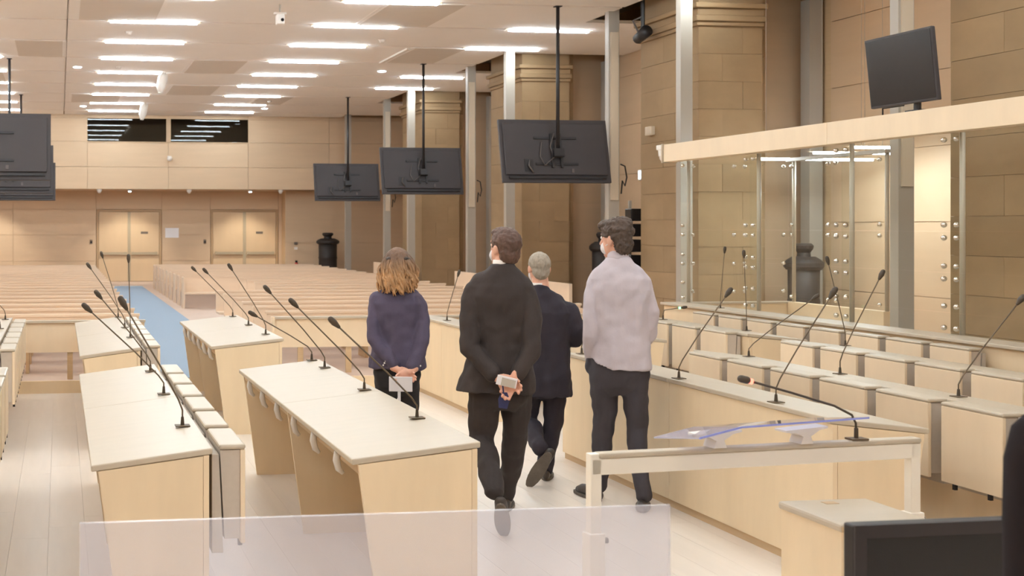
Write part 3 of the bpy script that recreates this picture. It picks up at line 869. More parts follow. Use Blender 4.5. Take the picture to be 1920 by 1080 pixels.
MB().box(7.40, 7.60, 13.72, 13.74, 2.59, 2.825).build('end_cap', M['top'], t)
zs = [0.885, 1.07, 1.41, 1.76, 2.595]
ys = [13.45, 12.0, 10.48, 9.08, 7.7, 6.3]
fit = MB().ball((0, 0, 0), 0.024, 10, 6).mesh('fitting', M['chrome'], True)
for a, b in zip(ys[1:], ys):
    for z0, z1 in zip(zs, zs[1:]):
        MB().box(7.495, 7.507, a + 0.006, b - 0.006, z0 + 0.004, z1 - 0.004).build('glass_pane', M['glass'], t)
        for yy in (a + 0.07, b - 0.07):
            for zz in ((z0 + 0.055, z1 - 0.055) if z1 - z0 > 0.25 else (z0 + 0.055,)):
                place('fitting', fit, t, (7.485, yy, zz))
pst = MB().box(-0.012, 0.075, -0.012, 0.012, 0.88, 2.60).mesh('glass_fin', M['glass'])
pst2 = MB().tube([(0.10, 0, 0.88), (0.10, 0, 2.60)], 0.022, 10).mesh('mullion', M['mullion'], True)
for y in ys[:5]:
    place('glass_fin', pst, t, (7.51, y, 0)); place('mullion', pst2, t, (7.50, y, 0))
for z0, z1 in zip(zs, zs[1:]):
    for a, b in ((7.58, 8.25), (8.25, 8.90)):
        MB().box(a + 0.005, b - 0.005, 13.445, 13.457, z0 + 0.004, z1 - 0.004).build('glass_pane', M['glass'], t)
        for xx in (a + 0.07, b - 0.07): place('fitting', fit, t, (xx, 13.435, z1 - 0.06))
MB().box(8.84, 8.96, 11.68, 13.36, 0.0, 0.88).build('sill_panel', M['wood'], t)
for z0, z1 in ((0.885, 1.76), (1.76, 2.595)):
    for a, b in ((11.73, 12.6), (12.6, 13.43)):
        MB().box(8.895, 8.907, a + 0.005, b - 0.005, z0 + 0.004, z1 - 0.004).build('glass_pane', M['glass'], t)
        for yy in (a + 0.07, b - 0.07): place('fitting', fit, t, (8.885, yy, z1 - 0.06)); place('fitting', fit, t, (8.885, yy, z0 + 0.06))
for y in (13.36, 11.73): place('mullion', pst2, t, (8.82, y, 0))
MB().box(8.86, 8.94, 11.68, 13.44, 2.60, 2.64).build('top_rail', M['post'], t)
for ch in DOCK.children: ch.location = ch.location - DOCK.location
# glowing strips hung behind the dock, built like the ceiling strip lamps
for i, (x0, x1, y, z) in enumerate(((8.62, 10.15, 13.62, 2.66), (9.15, 10.15, 13.3, 2.72), (9.45, 10.15, 13.0, 2.77))):
    s_ = strip(x0, x1, y, z, '%s glowing strip hung behind the glass dock' % ('longest', 'middle length', 'shortest')[i], 'glowing strips behind the dock', 'dock%d' % i)
    for xx in (0.1, x1 - x0 - 0.1):
        MB().tube([(xx, 0, 0.02), (xx, 0, CZ - z)], 0.003, 5).build('suspension_wire', M['post'], s_)
# television above the dock
t = thing('dock_television', 'dark tilted monitor on a short pole above the dock beam', 'television', (7.5, 9.6, 2.816))
pr_ = [(-0.06, 0.07), (-0.02, 0.07), (-0.085, 0.70), (-0.125, 0.70)]
MB().prism_y(pr_, -0.435, 0.40).build('frame', M['tvback'], t, bev=0.008)
MB().prism_y([(-0.064, 0.09), (-0.06, 0.09), (-0.122, 0.68), (-0.126, 0.68)], -0.42, 0.385).build('screen', M['screen'], t)
MB().prism_y([(-0.02, 0.2), (0.02, 0.22), (-0.03, 0.58), (-0.07, 0.58)], -0.25, 0.25).build('back_cover', M['tvback'], t)
MB().tube([(0.0, -0.12, 0), (0.0, -0.12, 0.3)], 0.03, 10).build('pole', M['bracket'], t)
MB().box(-0.06, 0.06, -0.2, -0.04, 0, 0.012).build('foot_plate', M['bracket'], t)
MB().tube([(0.0, 0.32, 0.0), (0.0, 0.32, 0.07), (0.0, 0.05, 0.07)], 0.008, 6).build('cable', M['bracket'], t)
t = thing('beam_camera', 'white dome camera at the end of the dock beam', 'camera', (7.5, 13.83, 2.70))
MB().box(-0.07, 0.07, -0.09, 0.09, 0.06, 0.12).build('bracket', M['white'], t, bev=0.01)
MB().lathe([(0.075, -0.02), (0.08, 0.06)], 16).build('collar', M['white'], t)
MB().ball((0, 0, -0.02), (0.068, 0.068, 0.08), 14, 8).build('dome', M['vent'], t, True)

# ================================================================== FOREGROUND
t = thing('plexiglass_screen', 'wide frosted plexiglass screen standing before the desks', 'screen', (0.05, 3.0, 0))
a = math.atan2(0.0, 1.0)
MB().box(0, 1.59, -0.005, 0.005, 0.45, 1.047).build('sheet', M['plexi'], t)
for x in (0.25, 1.34):
    MB().box(x - 0.02, x + 0.02, -0.012, 0.012, 0.0, 0.62).build('support_post', M['rail'], t)
    MB().box(x - 0.06, x + 0.06, -0.15, 0.15, 0, 0.015).build('foot', M['rail'], t)
# witness bar
ang = math.atan2(4.596 - 4.434, 3.635 - 2.086)
Lb = math.hypot(3.635 - 2.086, 4.596 - 4.434)
wb = thing('witness_bar', 'cream metal witness bar with a pale wooden handrail and telescopic legs', 'railing', (2.086, 4.434, 0), ang)
MB().box(0, Lb, -0.02, 0.02, 0.815, 0.88).build('beam', M['rail'], wb, bev=0.004)
MB().box(0.03, Lb, -0.026, 0.026, 0.88, 0.902).build('handrail', M['top'], wb, bev=0.008)
for x in (0.02, Lb - 0.025):
    lg = MB().box(x - 0.024, x + 0.024, -0.02, 0.02, 0.55, 0.9 if x < 0.1 else 0.88).build('leg', M['rail'], wb, bev=0.004)
    MB().box(x - 0.034, x + 0.034, -0.03, 0.03, 0.0, 0.585).build('leg_sleeve', M['rail'], lg, bev=0.004)
    MB().tube([(x + 0.034, 0, 0.55), (x + 0.06, 0, 0.55)], 0.012, 10).build('knob', M['sign'], lg)
    MB().box(x - 0.05, x + 0.05, -0.2, 0.2, 0, 0.02).build('foot', M['rail'], lg)
# acrylic book rest on the bar
br = thing('book_rest', 'clear bluish acrylic book rest on two white brackets on the witness bar', 'book rest', (2.086, 4.434, 0.902), ang)
for x in (0.57, 0.98):
    ar = MB().prism_y([(x - 0.03, 0), (x + 0.03, 0), (x + 0.018, 0.03), (x + 0.06, 0.055), (x + 0.10, 0.062), (x + 0.10, 0.07), (x - 0.10, 0.058), (x - 0.10, 0.05), (x - 0.05, 0.046), (x - 0.018, 0.03)], -0.035, 0.035)
    ar.build('bracket', M['white'], br)
sh_ = MB().prism_y([(0.41, 0.036), (0.60, 0.072), (1.20, 0.088), (1.20, 0.094), (0.60, 0.078), (0.41, 0.042)], -0.12, 0.18)
sh_.v = [(x, y, z - 0.165 * (y + 0.02) + 0.006) for x, y, z in sh_.v]
sh_.build('sheet', M['acryl'], br)
sh_ = MB().prism_y([(0.41, 0.035), (0.60, 0.071), (1.20, 0.087), (1.20, 0.095), (0.60, 0.079), (0.41, 0.043)], -0.126, -0.1205)
sh_.v = [(x, y, z - 0.165 * (y + 0.02) + 0.006) for x, y, z in sh_.v]
sh_.build('sheet_edge', M['bluegl'], br)
# witness microphone
t = thing('gooseneck_microphone', 'long gooseneck microphone with a red ring light on the witness bar', 'microphone', (3.33, 4.565, 0.902), 0, 'gooseneck microphones')
MB().box(-0.035, 0.04, -0.025, 0.025, 0, 0.008).build('base_plate', M['micneck'], t)
MB().lathe([(0.009, 0.008), (0.008, 0.05)], 8).build('socket', M['mic'], t)
MB().tube([(0, 0, 0.02), (-0.002, 0, 0.07), (-0.02, 0, 0.105), (-0.10, 0, 0.145), (-0.30, -0.01, 0.205), (-0.48, -0.02, 0.255)], 0.005, 6).build('gooseneck', M['mic'], t, True)
MB().tube([(-0.482, -0.02, 0.2555), (-0.497, -0.02, 0.259)], 0.0115, 12).build('ring_light', M['redled'], t)
MB().limb([(-0.505, -0.02, 0.262), (-0.53, -0.02, 0.268)], [0.0155, 0.0155], 12).build('head', M['mic'], t, True)
# wooden box by the bar
t = thing('wooden_box', 'squat pale wooden cabinet with a plywood edged lid beside the witness bar', 'cabinet', (3.12, 4.37, 0))
MB().box(0.012, 0.408, 0.012, 0.41, 0.0, 0.565).build('body', M['wood'], t)
MB().box(0.0, 0.42, 0.0, 0.42, 0.565, 0.60).build('lid', M['top'], t, bev=0.012)
MB().box(0.005, 0.415, -0.002, 0.0, 0.568, 0.59).build('lid_edge', M['edge'], t)
MB().box(0.17, 0.23, 0.33, 0.37, 0.60, 0.602).build('cable_outlet', M['edge'], t)
MB().box(0.03, 0.39, 0.006, 0.012, 0.03, 0.54).build('door', M['wood'], t)
# monitor
t = thing('desk_monitor', 'black flat monitor on a floor stand by the office chair', 'monitor', (2.167, 3.0, 0), math.radians(1.0))
MB().box(0, 0.74, -0.02, 0.025, 0.52, 0.978).build('casing', M['bracket'], t, bev=0.006)
MB().box(0.036, 0.704, -0.0215, -0.0195, 0.555, 0.942).build('screen', M['screen'], t)
fr = MB(); fr.box(0.0, 0.74, -0.024, -0.02, 0.942, 0.978); fr.box(0, 0.74, -0.024, -0.02, 0.52, 0.555); fr.box(0, 0.036, -0.024, -0.02, 0.555, 0.942); fr.box(0.704, 0.74, -0.024, -0.02, 0.555, 0.942)
fr.build('bezel', M['tvback'], t)
MB().box(0.33, 0.41, 0.025, 0.07, 0.02, 0.80).build('stand_column', M['bracket'], t)
MB().box(0.17, 0.57, -0.12, 0.22, 0, 0.02).build('stand_base', M['bracket'], t)
# office chair back at the picture edge
t = thing('office_chair', 'black padded high back office chair beside the monitor', 'chair', (2.33, 2.35, 0), math.radians(-4))
bk = MB()
bk.rings([(0.60, 0, 0.02, 0.21, 0.035), (0.72, 0, 0.0, 0.235, 0.045), (0.95, 0, 0.0, 0.24, 0.05), (1.15, 0, 0.01, 0.235, 0.048), (1.28, 0, 0.02, 0.225, 0.045), (1.35, 0, 0.03, 0.20, 0.04), (1.39, 0, 0.035, 0.15, 0.032), (1.405, 0, 0.037, 0.09, 0.02)], 28, 3.2)
bk.build('backrest', M['black'], t, True)
MB().rings([(0.44, 0, -0.27, 0.2, 0.2), (0.46, 0, -0.27, 0.25, 0.25), (0.52, 0, -0.27, 0.25, 0.25), (0.55, 0, -0.27, 0.21, 0.21)], 28, 3.5).build('seat', M['black'], t, True)
MB().tube([(0, 0.04, 0.70), (0, 0.06, 0.5), (0, -0.1, 0.42)], 0.025, 8).build('back_support', M['bracket'], t)
MB().tube([(0, -0.27, 0.08), (0, -0.27, 0.44)], 0.03, 10).build('gas_column', M['bracket'], t)
for i in range(5):
    q = 2 * math.pi * i / 5
    e = (0.29 * math.cos(q), -0.27 + 0.29 * math.sin(q), 0.065)
    lg = MB().tube([(0, -0.27, 0.11), e], [0.028, 0.018], 8).build('base_leg', M['bracket'], t)
    MB().tube([(e[0] - 0.012, e[1], 0.03), (e[0] + 0.012, e[1], 0.03)], 0.03, 12).build('caster', M['black'], lg)

# ================================================================== PEOPLE
PM = dict(
    skin=mat('skin', (222, 170, 146), 0.55, var=0.05, scale=(20, 20, 20)),
    charcoal=mat('charcoal_suit_cloth', (54, 45, 43), 0.85, var=0.12, scale=(9, 9, 5), bump=0.35),
    charcoal2=mat('charcoal_trouser_cloth', (50, 42, 41), 0.85, var=0.12, scale=(9, 9, 5), bump=0.35),
    navy=mat('navy_suit_cloth', (46, 40, 49), 0.85, var=0.12, scale=(9, 9, 5), bump=0.35),
    bluenavy=mat('blue_blazer_cloth', (80, 72, 92), 0.85, var=0.12, scale=(9, 9, 5), bump=0.35),
    shirt=mat('lilac_shirt_cloth', (192, 183, 190), 0.8, var=0.04, scale=(9, 9, 5), bump=0.35),
    jeans=mat('dark_grey_trouser_cloth', (62, 57, 62), 0.85, var=0.15, scale=(9, 9, 6), bump=0.35),
    blacktr=mat('black_trouser_cloth', (40, 37, 39), 0.85, var=0.1, bump=0.3),
    shoe=mat('dark_shoe_leather', (66, 58, 54), 0.45),
    sole=mat('worn_grey_sole', (98, 88, 78), 0.8, var=0.2, scale=(20, 20, 20)),
    brown=mat('brown_hair', (92, 68, 58), 0.6, var=0.3, scale=(60, 60, 14), bump=0.4),
    darkbrown=mat('dark_brown_hair', (78, 62, 52), 0.6, var=0.3, scale=(60, 60, 14), bump=0.4),
    grey=mat('grey_hair', (158, 148, 134), 0.7, var=0.2, scale=(70, 70, 20), bump=0.3),
    curl=mat('ginger_hair', (158, 116, 78), 0.55, var=0.35, scale=(25, 25, 12)),
    curltop=mat('light_brown_hair', (112, 84, 64), 0.6, var=0.3, scale=(60, 60, 14), bump=0.3),
    collar=mat('white_shirt_cloth', (236, 230, 224), 0.7),
    mask=mat('white_mask_cloth', (222, 218, 220), 0.8),
    steel=mat('watch_steel', (200, 198, 192), 0.25, metal=0.8),
    bluefab=mat('dark_blue_fabric', (44, 50, 92), 0.8),
    pale=mat('pale_phone', (225, 220, 222), 0.35),
)
def root_dark(m, z0, z1, dark, light):      # darker roots, lighter ends
    nt = m.node_tree; b = nt.nodes['Principled BSDF']
    src = b.inputs['Base Color'].links[0].from_socket
    tc = nt.nodes.new('ShaderNodeTexCoord'); sp = nt.nodes.new('ShaderNodeSeparateXYZ'); nt.links.new(tc.outputs['Object'], sp.inputs[0])
    mr = nt.nodes.new('ShaderNodeMapRange'); mr.inputs['From Min'].default_value = z0; mr.inputs['From Max'].default_value = z1
    nt.links.new(sp.outputs['Z'], mr.inputs['Value'])
    rp = nt.nodes.new('ShaderNodeMix'); rp.data_type = 'RGBA'
    rp.inputs['A'].default_value = (*lin(light), 1); rp.inputs['B'].default_value = (*lin(dark), 1)
    nt.links.new(mr.outputs[0], rp.inputs['Factor'])
    for n in nt.nodes:
        if n.type == 'HUE_SAT': nt.links.new(rp.outputs['Result'], n.inputs['Color'])
root_dark(PM['curl'], 1.46, 1.60, (104, 80, 64), (182, 140, 98))
tex = bpy.data.textures.new('folds', 'CLOUDS'); tex.noise_scale = 0.085; tex.noise_depth = 2
texh = bpy.data.textures.new('hair_tufts', 'CLOUDS'); texh.noise_scale = 0.022; texh.noise_depth = 1

def fuse(name, mb, m, parent, voxel=0.008, it=4, disp=0.0, tx=None, fold=0.0):
    me = mb.mesh(name + '_raw', None)
    o = bpy.data.objects.new(name + '_raw', me); C.objects.link(o)
    r = o.modifiers.new('r', 'REMESH'); r.mode = 'VOXEL'; r.voxel_size = voxel; r.use_smooth_shade = True
    s_ = o.modifiers.new('s', 'SMOOTH'); s_.iterations = it; s_.factor = 0.5
    if disp:
        d = o.modifiers.new('d', 'DISPLACE'); d.texture = tx or tex; d.strength = disp; d.mid_level = 0.5; d.texture_coords = 'LOCAL'
    dg = bpy.context.evaluated_depsgraph_get(); dg.update()
    out = bpy.data.meshes.new_from_object(o.evaluated_get(dg))
    out.name = name
    if fold:
        nv = len(out.vertices); co = [0.0] * (nv * 3); no = [0.0] * (nv * 3)
        out.vertices.foreach_get('co', co); out.vertex_normals.foreach_get('vector', no)
        for i in range(nv):
            x, y, z = co[3 * i:3 * i + 3]
            q = noise.noise(Vector((x * 13, y * 13, z * 3.2 + 5))) + 0.55 * noise.noise(Vector((x * 9 + z * 9, y * 12, z * 14 - x * 10)))
            for a in range(3): co[3 * i + a] += no[3 * i + a] * q * fold
        out.vertices.foreach_set('co', co); out.update()
    out.materials.clear(); out.materials.append(m)
    out.polygons.foreach_set('use_smooth', [True] * len(out.polygons))
    bpy.data.objects.remove(o); bpy.data.meshes.remove(me)
    q = bpy.data.objects.new(name, out); C.objects.link(q); q.parent = parent
    return q

def hand(mb, Wp, D, N, curl=0.6, ts=1, k=1.0):
    W_ = Vector(Wp); D = Vector(D).normalized(); N = Vector(N); N = (N - D * N.dot(D)).normalized(); T = D.cross(N) * ts
    rot = Matrix((T, D, N)).transposed()
    mb.ball(W_ + D * 0.048 * k, (0.041 * k, 0.056 * k, 0.018 * k), 14, 10, rot)
    mb.limb([W_ - D * 0.03, W_ + D * 0.02 * k], [0.027 * k, 0.025 * k], 10)
    for j in range(4):
        p = W_ + D * (0.088, 0.094, 0.09, 0.08)[j] * k + T * (0.030 - 0.0205 * j) * k
        a = 0.1; pts = [p - D * 0.03 * k, p]; f = (0.95, 1.05, 1.0, 0.8)[j] * k
        for ln, cu in ((0.038, 0.5), (0.026, 0.9), (0.020, 0.8)):
            a += curl * cu
            p = p + (D * math.cos(a) - N * math.sin(a)) * ln * f; pts.append(p)
        mb.limb(pts, [0.0095 * k, 0.0095 * k, 0.009 * k, 0.0085 * k, 0.0075 * k], 8)
    p = W_ + D * 0.022 * k + T * 0.030 * k
    d1 = (D * 0.7 + T * 0.75 - N * 0.35).normalized(); d2 = (D * 0.95 + T * 0.2 - N * 0.4).normalized()
    mb.limb([p - d1 * 0.015, p + d1 * 0.038 * k, p + d1 * 0.038 * k + d2 * 0.03 * k], [0.013 * k, 0.011 * k, 0.0085 * k], 8)

def head(mb, c, yaw, k=1.0, tilt=0.0):
    c = Vector(c); R = Matrix.Rotation(yaw, 3, 'Z') @ Matrix.Rotation(tilt, 3, 'X')
    f = R @ Vector((0, 1, 0)); sd = R @ Vector((1, 0, 0)); u = R @ Vector((0, 0, 1))
    mb.ball(c + u * 0.02 * k, (0.073 * k, 0.094 * k, 0.095 * k), 20, 14, R)
    mb.ball(c + f * 0.022 * k - u * 0.045 * k, (0.060 * k, 0.070 * k, 0.072 * k), 18, 12, R)
    mb.ball(c + f * 0.062 * k - u * 0.098 * k, (0.030 * k, 0.026 * k, 0.022 * k), 12, 8, R)
    mb.limb([c + f * 0.092 * k + u * 0.008 * k, c + f * 0.112 * k - u * 0.032 * k], [0.010 * k, 0.014 * k], 8)
    mb.ball(c + f * 0.086 * k - u * 0.068 * k, (0.026 * k, 0.010 * k, 0.008 * k), 10, 6, R)
    mb.ball(c + f * 0.078 * k + u * 0.028 * k, (0.052 * k, 0.018 * k, 0.010 * k), 12, 6, R)
    for q in (-1, 1):
        mb.ball(c + sd * q * 0.075 * k - f * 0.008 * k - u * 0.012 * k, (0.012 * k, 0.020 * k, 0.032 * k), 10, 8, R)
    return f, sd, u

def eyes(c, f, sd, u, k, par):
    for q in (-1, 1):
        MB().ball(Vector(c) + f * 0.083 * k + sd * q * 0.030 * k + u * 0.006 * k, 0.011 * k, 8, 6).build('eye', PM['collar'], par, True)

def shoe(mb, heel, toe, up, k=1.0):
    h = Vector(heel); t_ = Vector(toe); d = (t_ - h).normalized(); upv = Vector(up).normalized()
    mb.limb([h + upv * 0.035, h.lerp(t_, 0.35) + upv * 0.045, h.lerp(t_, 0.7) + upv * 0.03, t_ - d * 0.035 + upv * 0.022], [0.036 * k, 0.040 * k, 0.042 * k, 0.028 * k], 12, (1, 0.8))
    return d
def sole(heel, toe, up, par, m):
    h = Vector(heel); t_ = Vector(toe); d = (t_ - h).normalized(); upv = Vector(up).normalized(); sd = d.cross(upv).normalized()
    n = 18; mb = MB(); L = (t_ - h).length; pts = []
    for i in range(n):
        a = 2 * math.pi * i / n; q = (1 - math.cos(a)) / 2
        wdt = 0.034 + 0.012 * math.sin(q * 2.6)
        pts.append(h + d * (q * (L + 0.03) - 0.02) + sd * math.copysign(abs(math.sin(a)) ** 0.7, math.sin(a)) * wdt)
    mb.v = [tuple(p - upv * 0.004) for p in pts] + [tuple(p + upv * 0.014) for p in pts]
    mb.f = [tuple(range(n)), tuple(reversed(range(n, 2 * n)))] + [((i + 1) % n, i, n + i, n + (i + 1) % n) for i in range(n)]
    mb.build('shoe_sole', m, par)

def person(label, loc, px_yaw):
    return thing('person', label, 'person', loc, -px_yaw)

# ---------------- man in the charcoal suit
ps = person('person in a charcoal suit walking with hands clasped behind the back', (2.652, 6.823, 0), math.atan2(2.652, 6.823))
hc = (0.02, 0.0, 1.672)
LA = [(-0.158, -0.01, 1.405), (-0.194, -0.06, 1.25), (-0.184, -0.12, 1.07), (-0.035, -0.185, 0.915)]
RA = [(0.146, -0.01, 1.395), (0.180, -0.06, 1.24), (0.164, -0.13, 1.06), (0.085, -0.195, 0.925)]
LLg = [(-0.09, 0.0, 0.86), (-0.118, 0.03, 0.50), (-0.04, -0.34, 0.27)]
RLg = [(0.085, 0.0, 0.86), (0.085, 0.16, 0.47), (0.030, 0.40, 0.11)]
b = MB()
f, sd, u = head(b, hc, math.radians(38), 1.02, math.radians(8))
b.limb([(0.02, -0.005, 1.62), (0.0, -0.01, 1.50)], [0.056, 0.062])
b.limb([(0, 0, 1.47), (0, 0, 1.2), (0, 0, 0.9)], [0.09, 0.11, 0.11], 14, (1.3, 0.8))
b.limb(LA, [0.04, 0.034, 0.03, 0.024]); b.limb(RA, [0.04, 0.034, 0.03, 0.024])
b.limb(LLg, [0.06, 0.036, 0.026]); b.limb(RLg, [0.06, 0.036, 0.026])
hand(b, (-0.022, -0.195, 0.908), (0.9, -0.12, -0.28), (0, 1, 0.1), 0.55, -1)
hand(b, (0.075, -0.205, 0.918), (-0.45, -0.10, -0.85), (0, 1, 0.0), 0.75, 1)
fuse('body', b, PM['skin'], ps, 0.005, 2)
eyes(hc, f, sd, u, 1.0, ps)
j = MB()
j.rings([(0.805, -0.035, -0.01, 0.235, 0.155), (0.90, -0.02, -0.01, 0.215, 0.148), (1.0, -0.01, 0, 0.19, 0.135), (1.10, -0.005, 0, 0.168, 0.120), (1.25, -0.005, 0, 0.180, 0.125), (1.38, -0.006, -0.005, 0.196, 0.125), (1.44, -0.006, -0.005, 0.196, 0.110), (1.495, -0.002, -0.005, 0.158, 0.090), (1.545, 0.004, -0.006, 0.098, 0.074), (1.575, 0.006, -0.006, 0.066, 0.066)])
j.limb(LA[:3] + [(-0.055, -0.175, 0.93)], [0.066, 0.060, 0.056, 0.046]); j.limb(RA[:3] + [(0.095, -0.185, 0.94)], [0.066, 0.060, 0.056, 0.046])
jk = fuse('jacket', j, PM['charcoal'], ps, 0.008, 2, 0.0, fold=0.015)
jk['label'] = 'charcoal suit jacket'
MB().rings([(1.555, 0.006, -0.006, 0.060, 0.062), (1.60, 0.010, -0.004, 0.059, 0.060)], 24, 2).build('shirt_collar', PM['collar'], ps, True)
tr_ = MB()
tr_.rings([(0.69, -0.01, 0, 0.09, 0.07), (0.75, -0.01, 0, 0.155, 0.11), (0.84, -0.01, 0, 0.178, 0.125), (0.96, 0, 0, 0.165, 0.115)])
tr_.limb(LLg, [0.102, 0.078, 0.060]); tr_.limb(RLg[:2] + [(0.030, 0.39, 0.10)], [0.10, 0.076, 0.060])
fuse('trousers', tr_, PM['charcoal2'], ps, 0.008, 2, 0.0, fold=0.015)
for he, to, up in (((-0.005, -0.41, 0.20), (0.015, -0.275, 0.005), (0, 0.78, 0.62)), ((0.03, 0.34, 0.005), (0.045, 0.61, 0.005), (0, 0, 1))):
    sm = MB(); shoe(sm, he, to, up); so = fuse('shoe', sm, PM['shoe'], ps, 0.006, 3); sole(he, to, up, so, PM['sole'])
hm = MB(); c = Vector(hc)
R = Matrix.Rotation(math.radians(38), 3, 'Z') @ Matrix.Rotation(math.radians(8), 3, 'X')
hm.ball(c - f * 0.012 + u * 0.036, (0.083, 0.103, 0.092), 20, 14, R); hm.ball(c - f * 0.050 - u * 0.025, (0.070, 0.056, 0.075), 18, 12, R)
hm.ball(c + f * 0.05 + u * 0.085, (0.062, 0.045, 0.035), 16, 10, R)
fuse('hair', hm, PM['brown'], ps, 0.006, 2, 0.014, texh)
mk = MB(); mk.ball(c + f * 0.056 - u * 0.056, (0.055, 0.054, 0.048), 18, 12, R)
fuse('face_mask', mk, PM['mask'], ps, 0.006, 2)
MB().tube([(-0.062, -0.175, 0.935), (-0.045, -0.185, 0.92)], 0.036, 16).build('wrist_watch', PM['steel'], ps)
bx, by = 2.652, 6.823; th = math.atan2(bx, by)
def w2(loc, th, p):
    c_, s_ = math.cos(-th), math.sin(-th)
    return (loc[0] + p[0] * c_ - p[1] * s_, loc[1] + p[0] * s_ + p[1] * c_, loc[2] + p[2])
t = thing('smartphone', 'pale phone held behind the back by the person in charcoal', 'phone', w2((bx, by, 0), th, (0.03, -0.248, 0.895)), -th)
MB().box(-0.058, 0.058, -0.005, 0.005, -0.029, 0.029).build('case', PM['pale'], t, bev=0.003)
MB().box(-0.03, 0.05, -0.0065, -0.005, -0.028, 0.018).build('back_plate', PM['steel'], t)
t.rotation_euler = (0, math.radians(12), -th)
t = thing('cloth_mask', 'dark blue cloth mask dangling from the clasped hands', 'mask', w2((bx, by, 0), th, (0.012, -0.236, 0.80)), -th)
MB().prism_y([(-0.028, -0.06), (0.02, -0.066), (0.036, -0.01), (0.02, 0.03), (-0.012, 0.03), (-0.03, -0.01)], -0.006, 0.006).build('cloth', PM['bluefab'], t)
MB().tube([(0.0, 0, 0.03), (-0.006, 0, 0.08), (0.008, 0, 0.10)], 0.004, 6).build('ear_loop', PM['bluefab'], t)

# ---------------- man in the lilac shirt
sx, sy = 3.585, 7.19; th = math.atan2(sx, sy)
ps = person('person in a lilac shirt and dark trousers with a mask, head turned aside', (sx, sy, 0), th)
hc = (-0.015, 0.0, 1.722)
yw = math.radians(52)
LA = [(-0.142, -0.01, 1.425), (-0.176, -0.04, 1.27), (-0.178, -0.07, 1.10), (-0.172, 0.04, 0.93)]
RA = [(0.154, 0.0, 1.415), (0.190, 0.0, 1.26), (0.180, 0.03, 1.10), (0.12, 0.25, 1.05)]
LLg = [(-0.09, 0.0, 0.86), (-0.088, 0.04, 0.50), (-0.130, 0.11, 0.11)]
RLg = [(0.09, 0.0, 0.86), (0.105, 0.0, 0.50), (0.140, -0.10, 0.11)]
b = MB()
f, sd, u = head(b, hc, yw, 1.05)
b.limb([(-0.01, 0.0, 1.67), (0.0, 0.0, 1.54)], [0.056, 0.062])
b.limb([(0, 0, 1.50), (0, 0, 1.2), (0, 0, 0.9)], [0.09, 0.11, 0.11], 14, (1.3, 0.8))
b.limb(LA, [0.04, 0.033, 0.03, 0.024]); b.limb(RA, [0.04, 0.033, 0.03, 0.024])
b.limb(LLg, [0.06, 0.034, 0.025]); b.limb(RLg, [0.06, 0.034, 0.025])
hand(b, RA[3], (-0.8, 0.3, 0.1), (0, 1, 0.2), 0.5, 1)
hand(b, (-0.172, 0.045, 0.91), (0.15, 0.15, -1), (-1, 0.1, 0), 0.3, -1, 0.9)
fuse('body', b, PM['skin'], ps, 0.005, 2)
eyes(hc, f, sd, u, 1.05, ps)
j = MB()
j.rings([(0.885, 0.01, -0.005, 0.188, 0.135), (0.95, 0.01, 0, 0.186, 0.134), (1.08, 0.008, 0, 0.176, 0.124), (1.25, 0.005, 0, 0.182, 0.124), (1.40, 0.004, -0.004, 0.198, 0.122), (1.465, 0.004, -0.004, 0.190, 0.108), (1.525, 0.0, -0.004, 0.148, 0.088), (1.575, -0.004, -0.004, 0.098, 0.072), (1.60, -0.006, -0.004, 0.068, 0.066)])
j.v = [(x, y, z + (0.075 * max(0, (-x - 0.06) / 0.12) ** 1.5 if z < 0.9 else 0)) for x, y, z in j.v]
j.limb(LA[:3] + [(-0.172, 0.045, 0.945)], [0.060, 0.053, 0.049, 0.042]); j.limb(RA[:3] + [(0.14, 0.22, 1.055)], [0.060, 0.053, 0.049, 0.042])
jk = fuse('shirt', j, PM['shirt'], ps, 0.008, 2, 0.0, fold=0.015)
MB().rings([(1.575, -0.004, -0.002, 0.070, 0.070), (1.61, -0.006, 0.0, 0.066, 0.066), (1.645, -0.008, 0.004, 0.060, 0.060)], 24, 2).build('shirt_collar', PM['shirt'], ps, True)
tr_ = MB()
tr_.rings([(0.71, 0.003, 0, 0.09, 0.07), (0.77, 0.003, 0, 0.158, 0.108), (0.86, 0.003, 0, 0.180, 0.125), (0.98, 0.003, 0, 0.172, 0.118)])
tr_.limb(LLg[:2] + [(-0.130, 0.11, 0.10)], [0.098, 0.064, 0.052]); tr_.limb(RLg[:2] + [(0.140, -0.10, 0.10)], [0.098, 0.064, 0.053])
tr_.ball((-0.175, 0.03, 0.905), (0.035, 0.05, 0.075), 12, 8)
fuse('trousers', tr_, PM['jeans'], ps, 0.008, 2, 0.0, fold=0.015)
for he, to, up in (((-0.125, 0.07, 0.005), (-0.275, 0.30, 0.005), (0, 0, 1)), ((0.135, -0.155, 0.005), (0.155, 0.12, 0.005), (0, 0, 1))):
    sm = MB(); shoe(sm, he, to, up); so = fuse('shoe', sm, PM['shoe'], ps, 0.006, 3); sole(he, to, up, so, PM['sole'])
hm = MB(); c = Vector(hc); R = Matrix.Rotation(yw, 3, 'Z')
hm.ball(c - f * 0.010 + u * 0.045, (0.090, 0.108, 0.092), 20, 14, R); hm.ball(c - f * 0.052 - u * 0.025, (0.072, 0.056, 0.085), 18, 12, R)
hm.ball(c + f * 0.075 + u * 0.085, (0.064, 0.055, 0.036), 16, 10, R); hm.ball(c - f * 0.03 + u * 0.095, (0.07, 0.08, 0.05), 16, 10, R)
fuse('hair', hm, PM['darkbrown'], ps, 0.006, 1, 0.026, texh)
mk = MB(); mk.ball(c + f * 0.058 - u * 0.060, (0.056, 0.055, 0.050), 18, 12, R)
fuse('face_mask', mk, PM['mask'], ps, 0.006, 2)
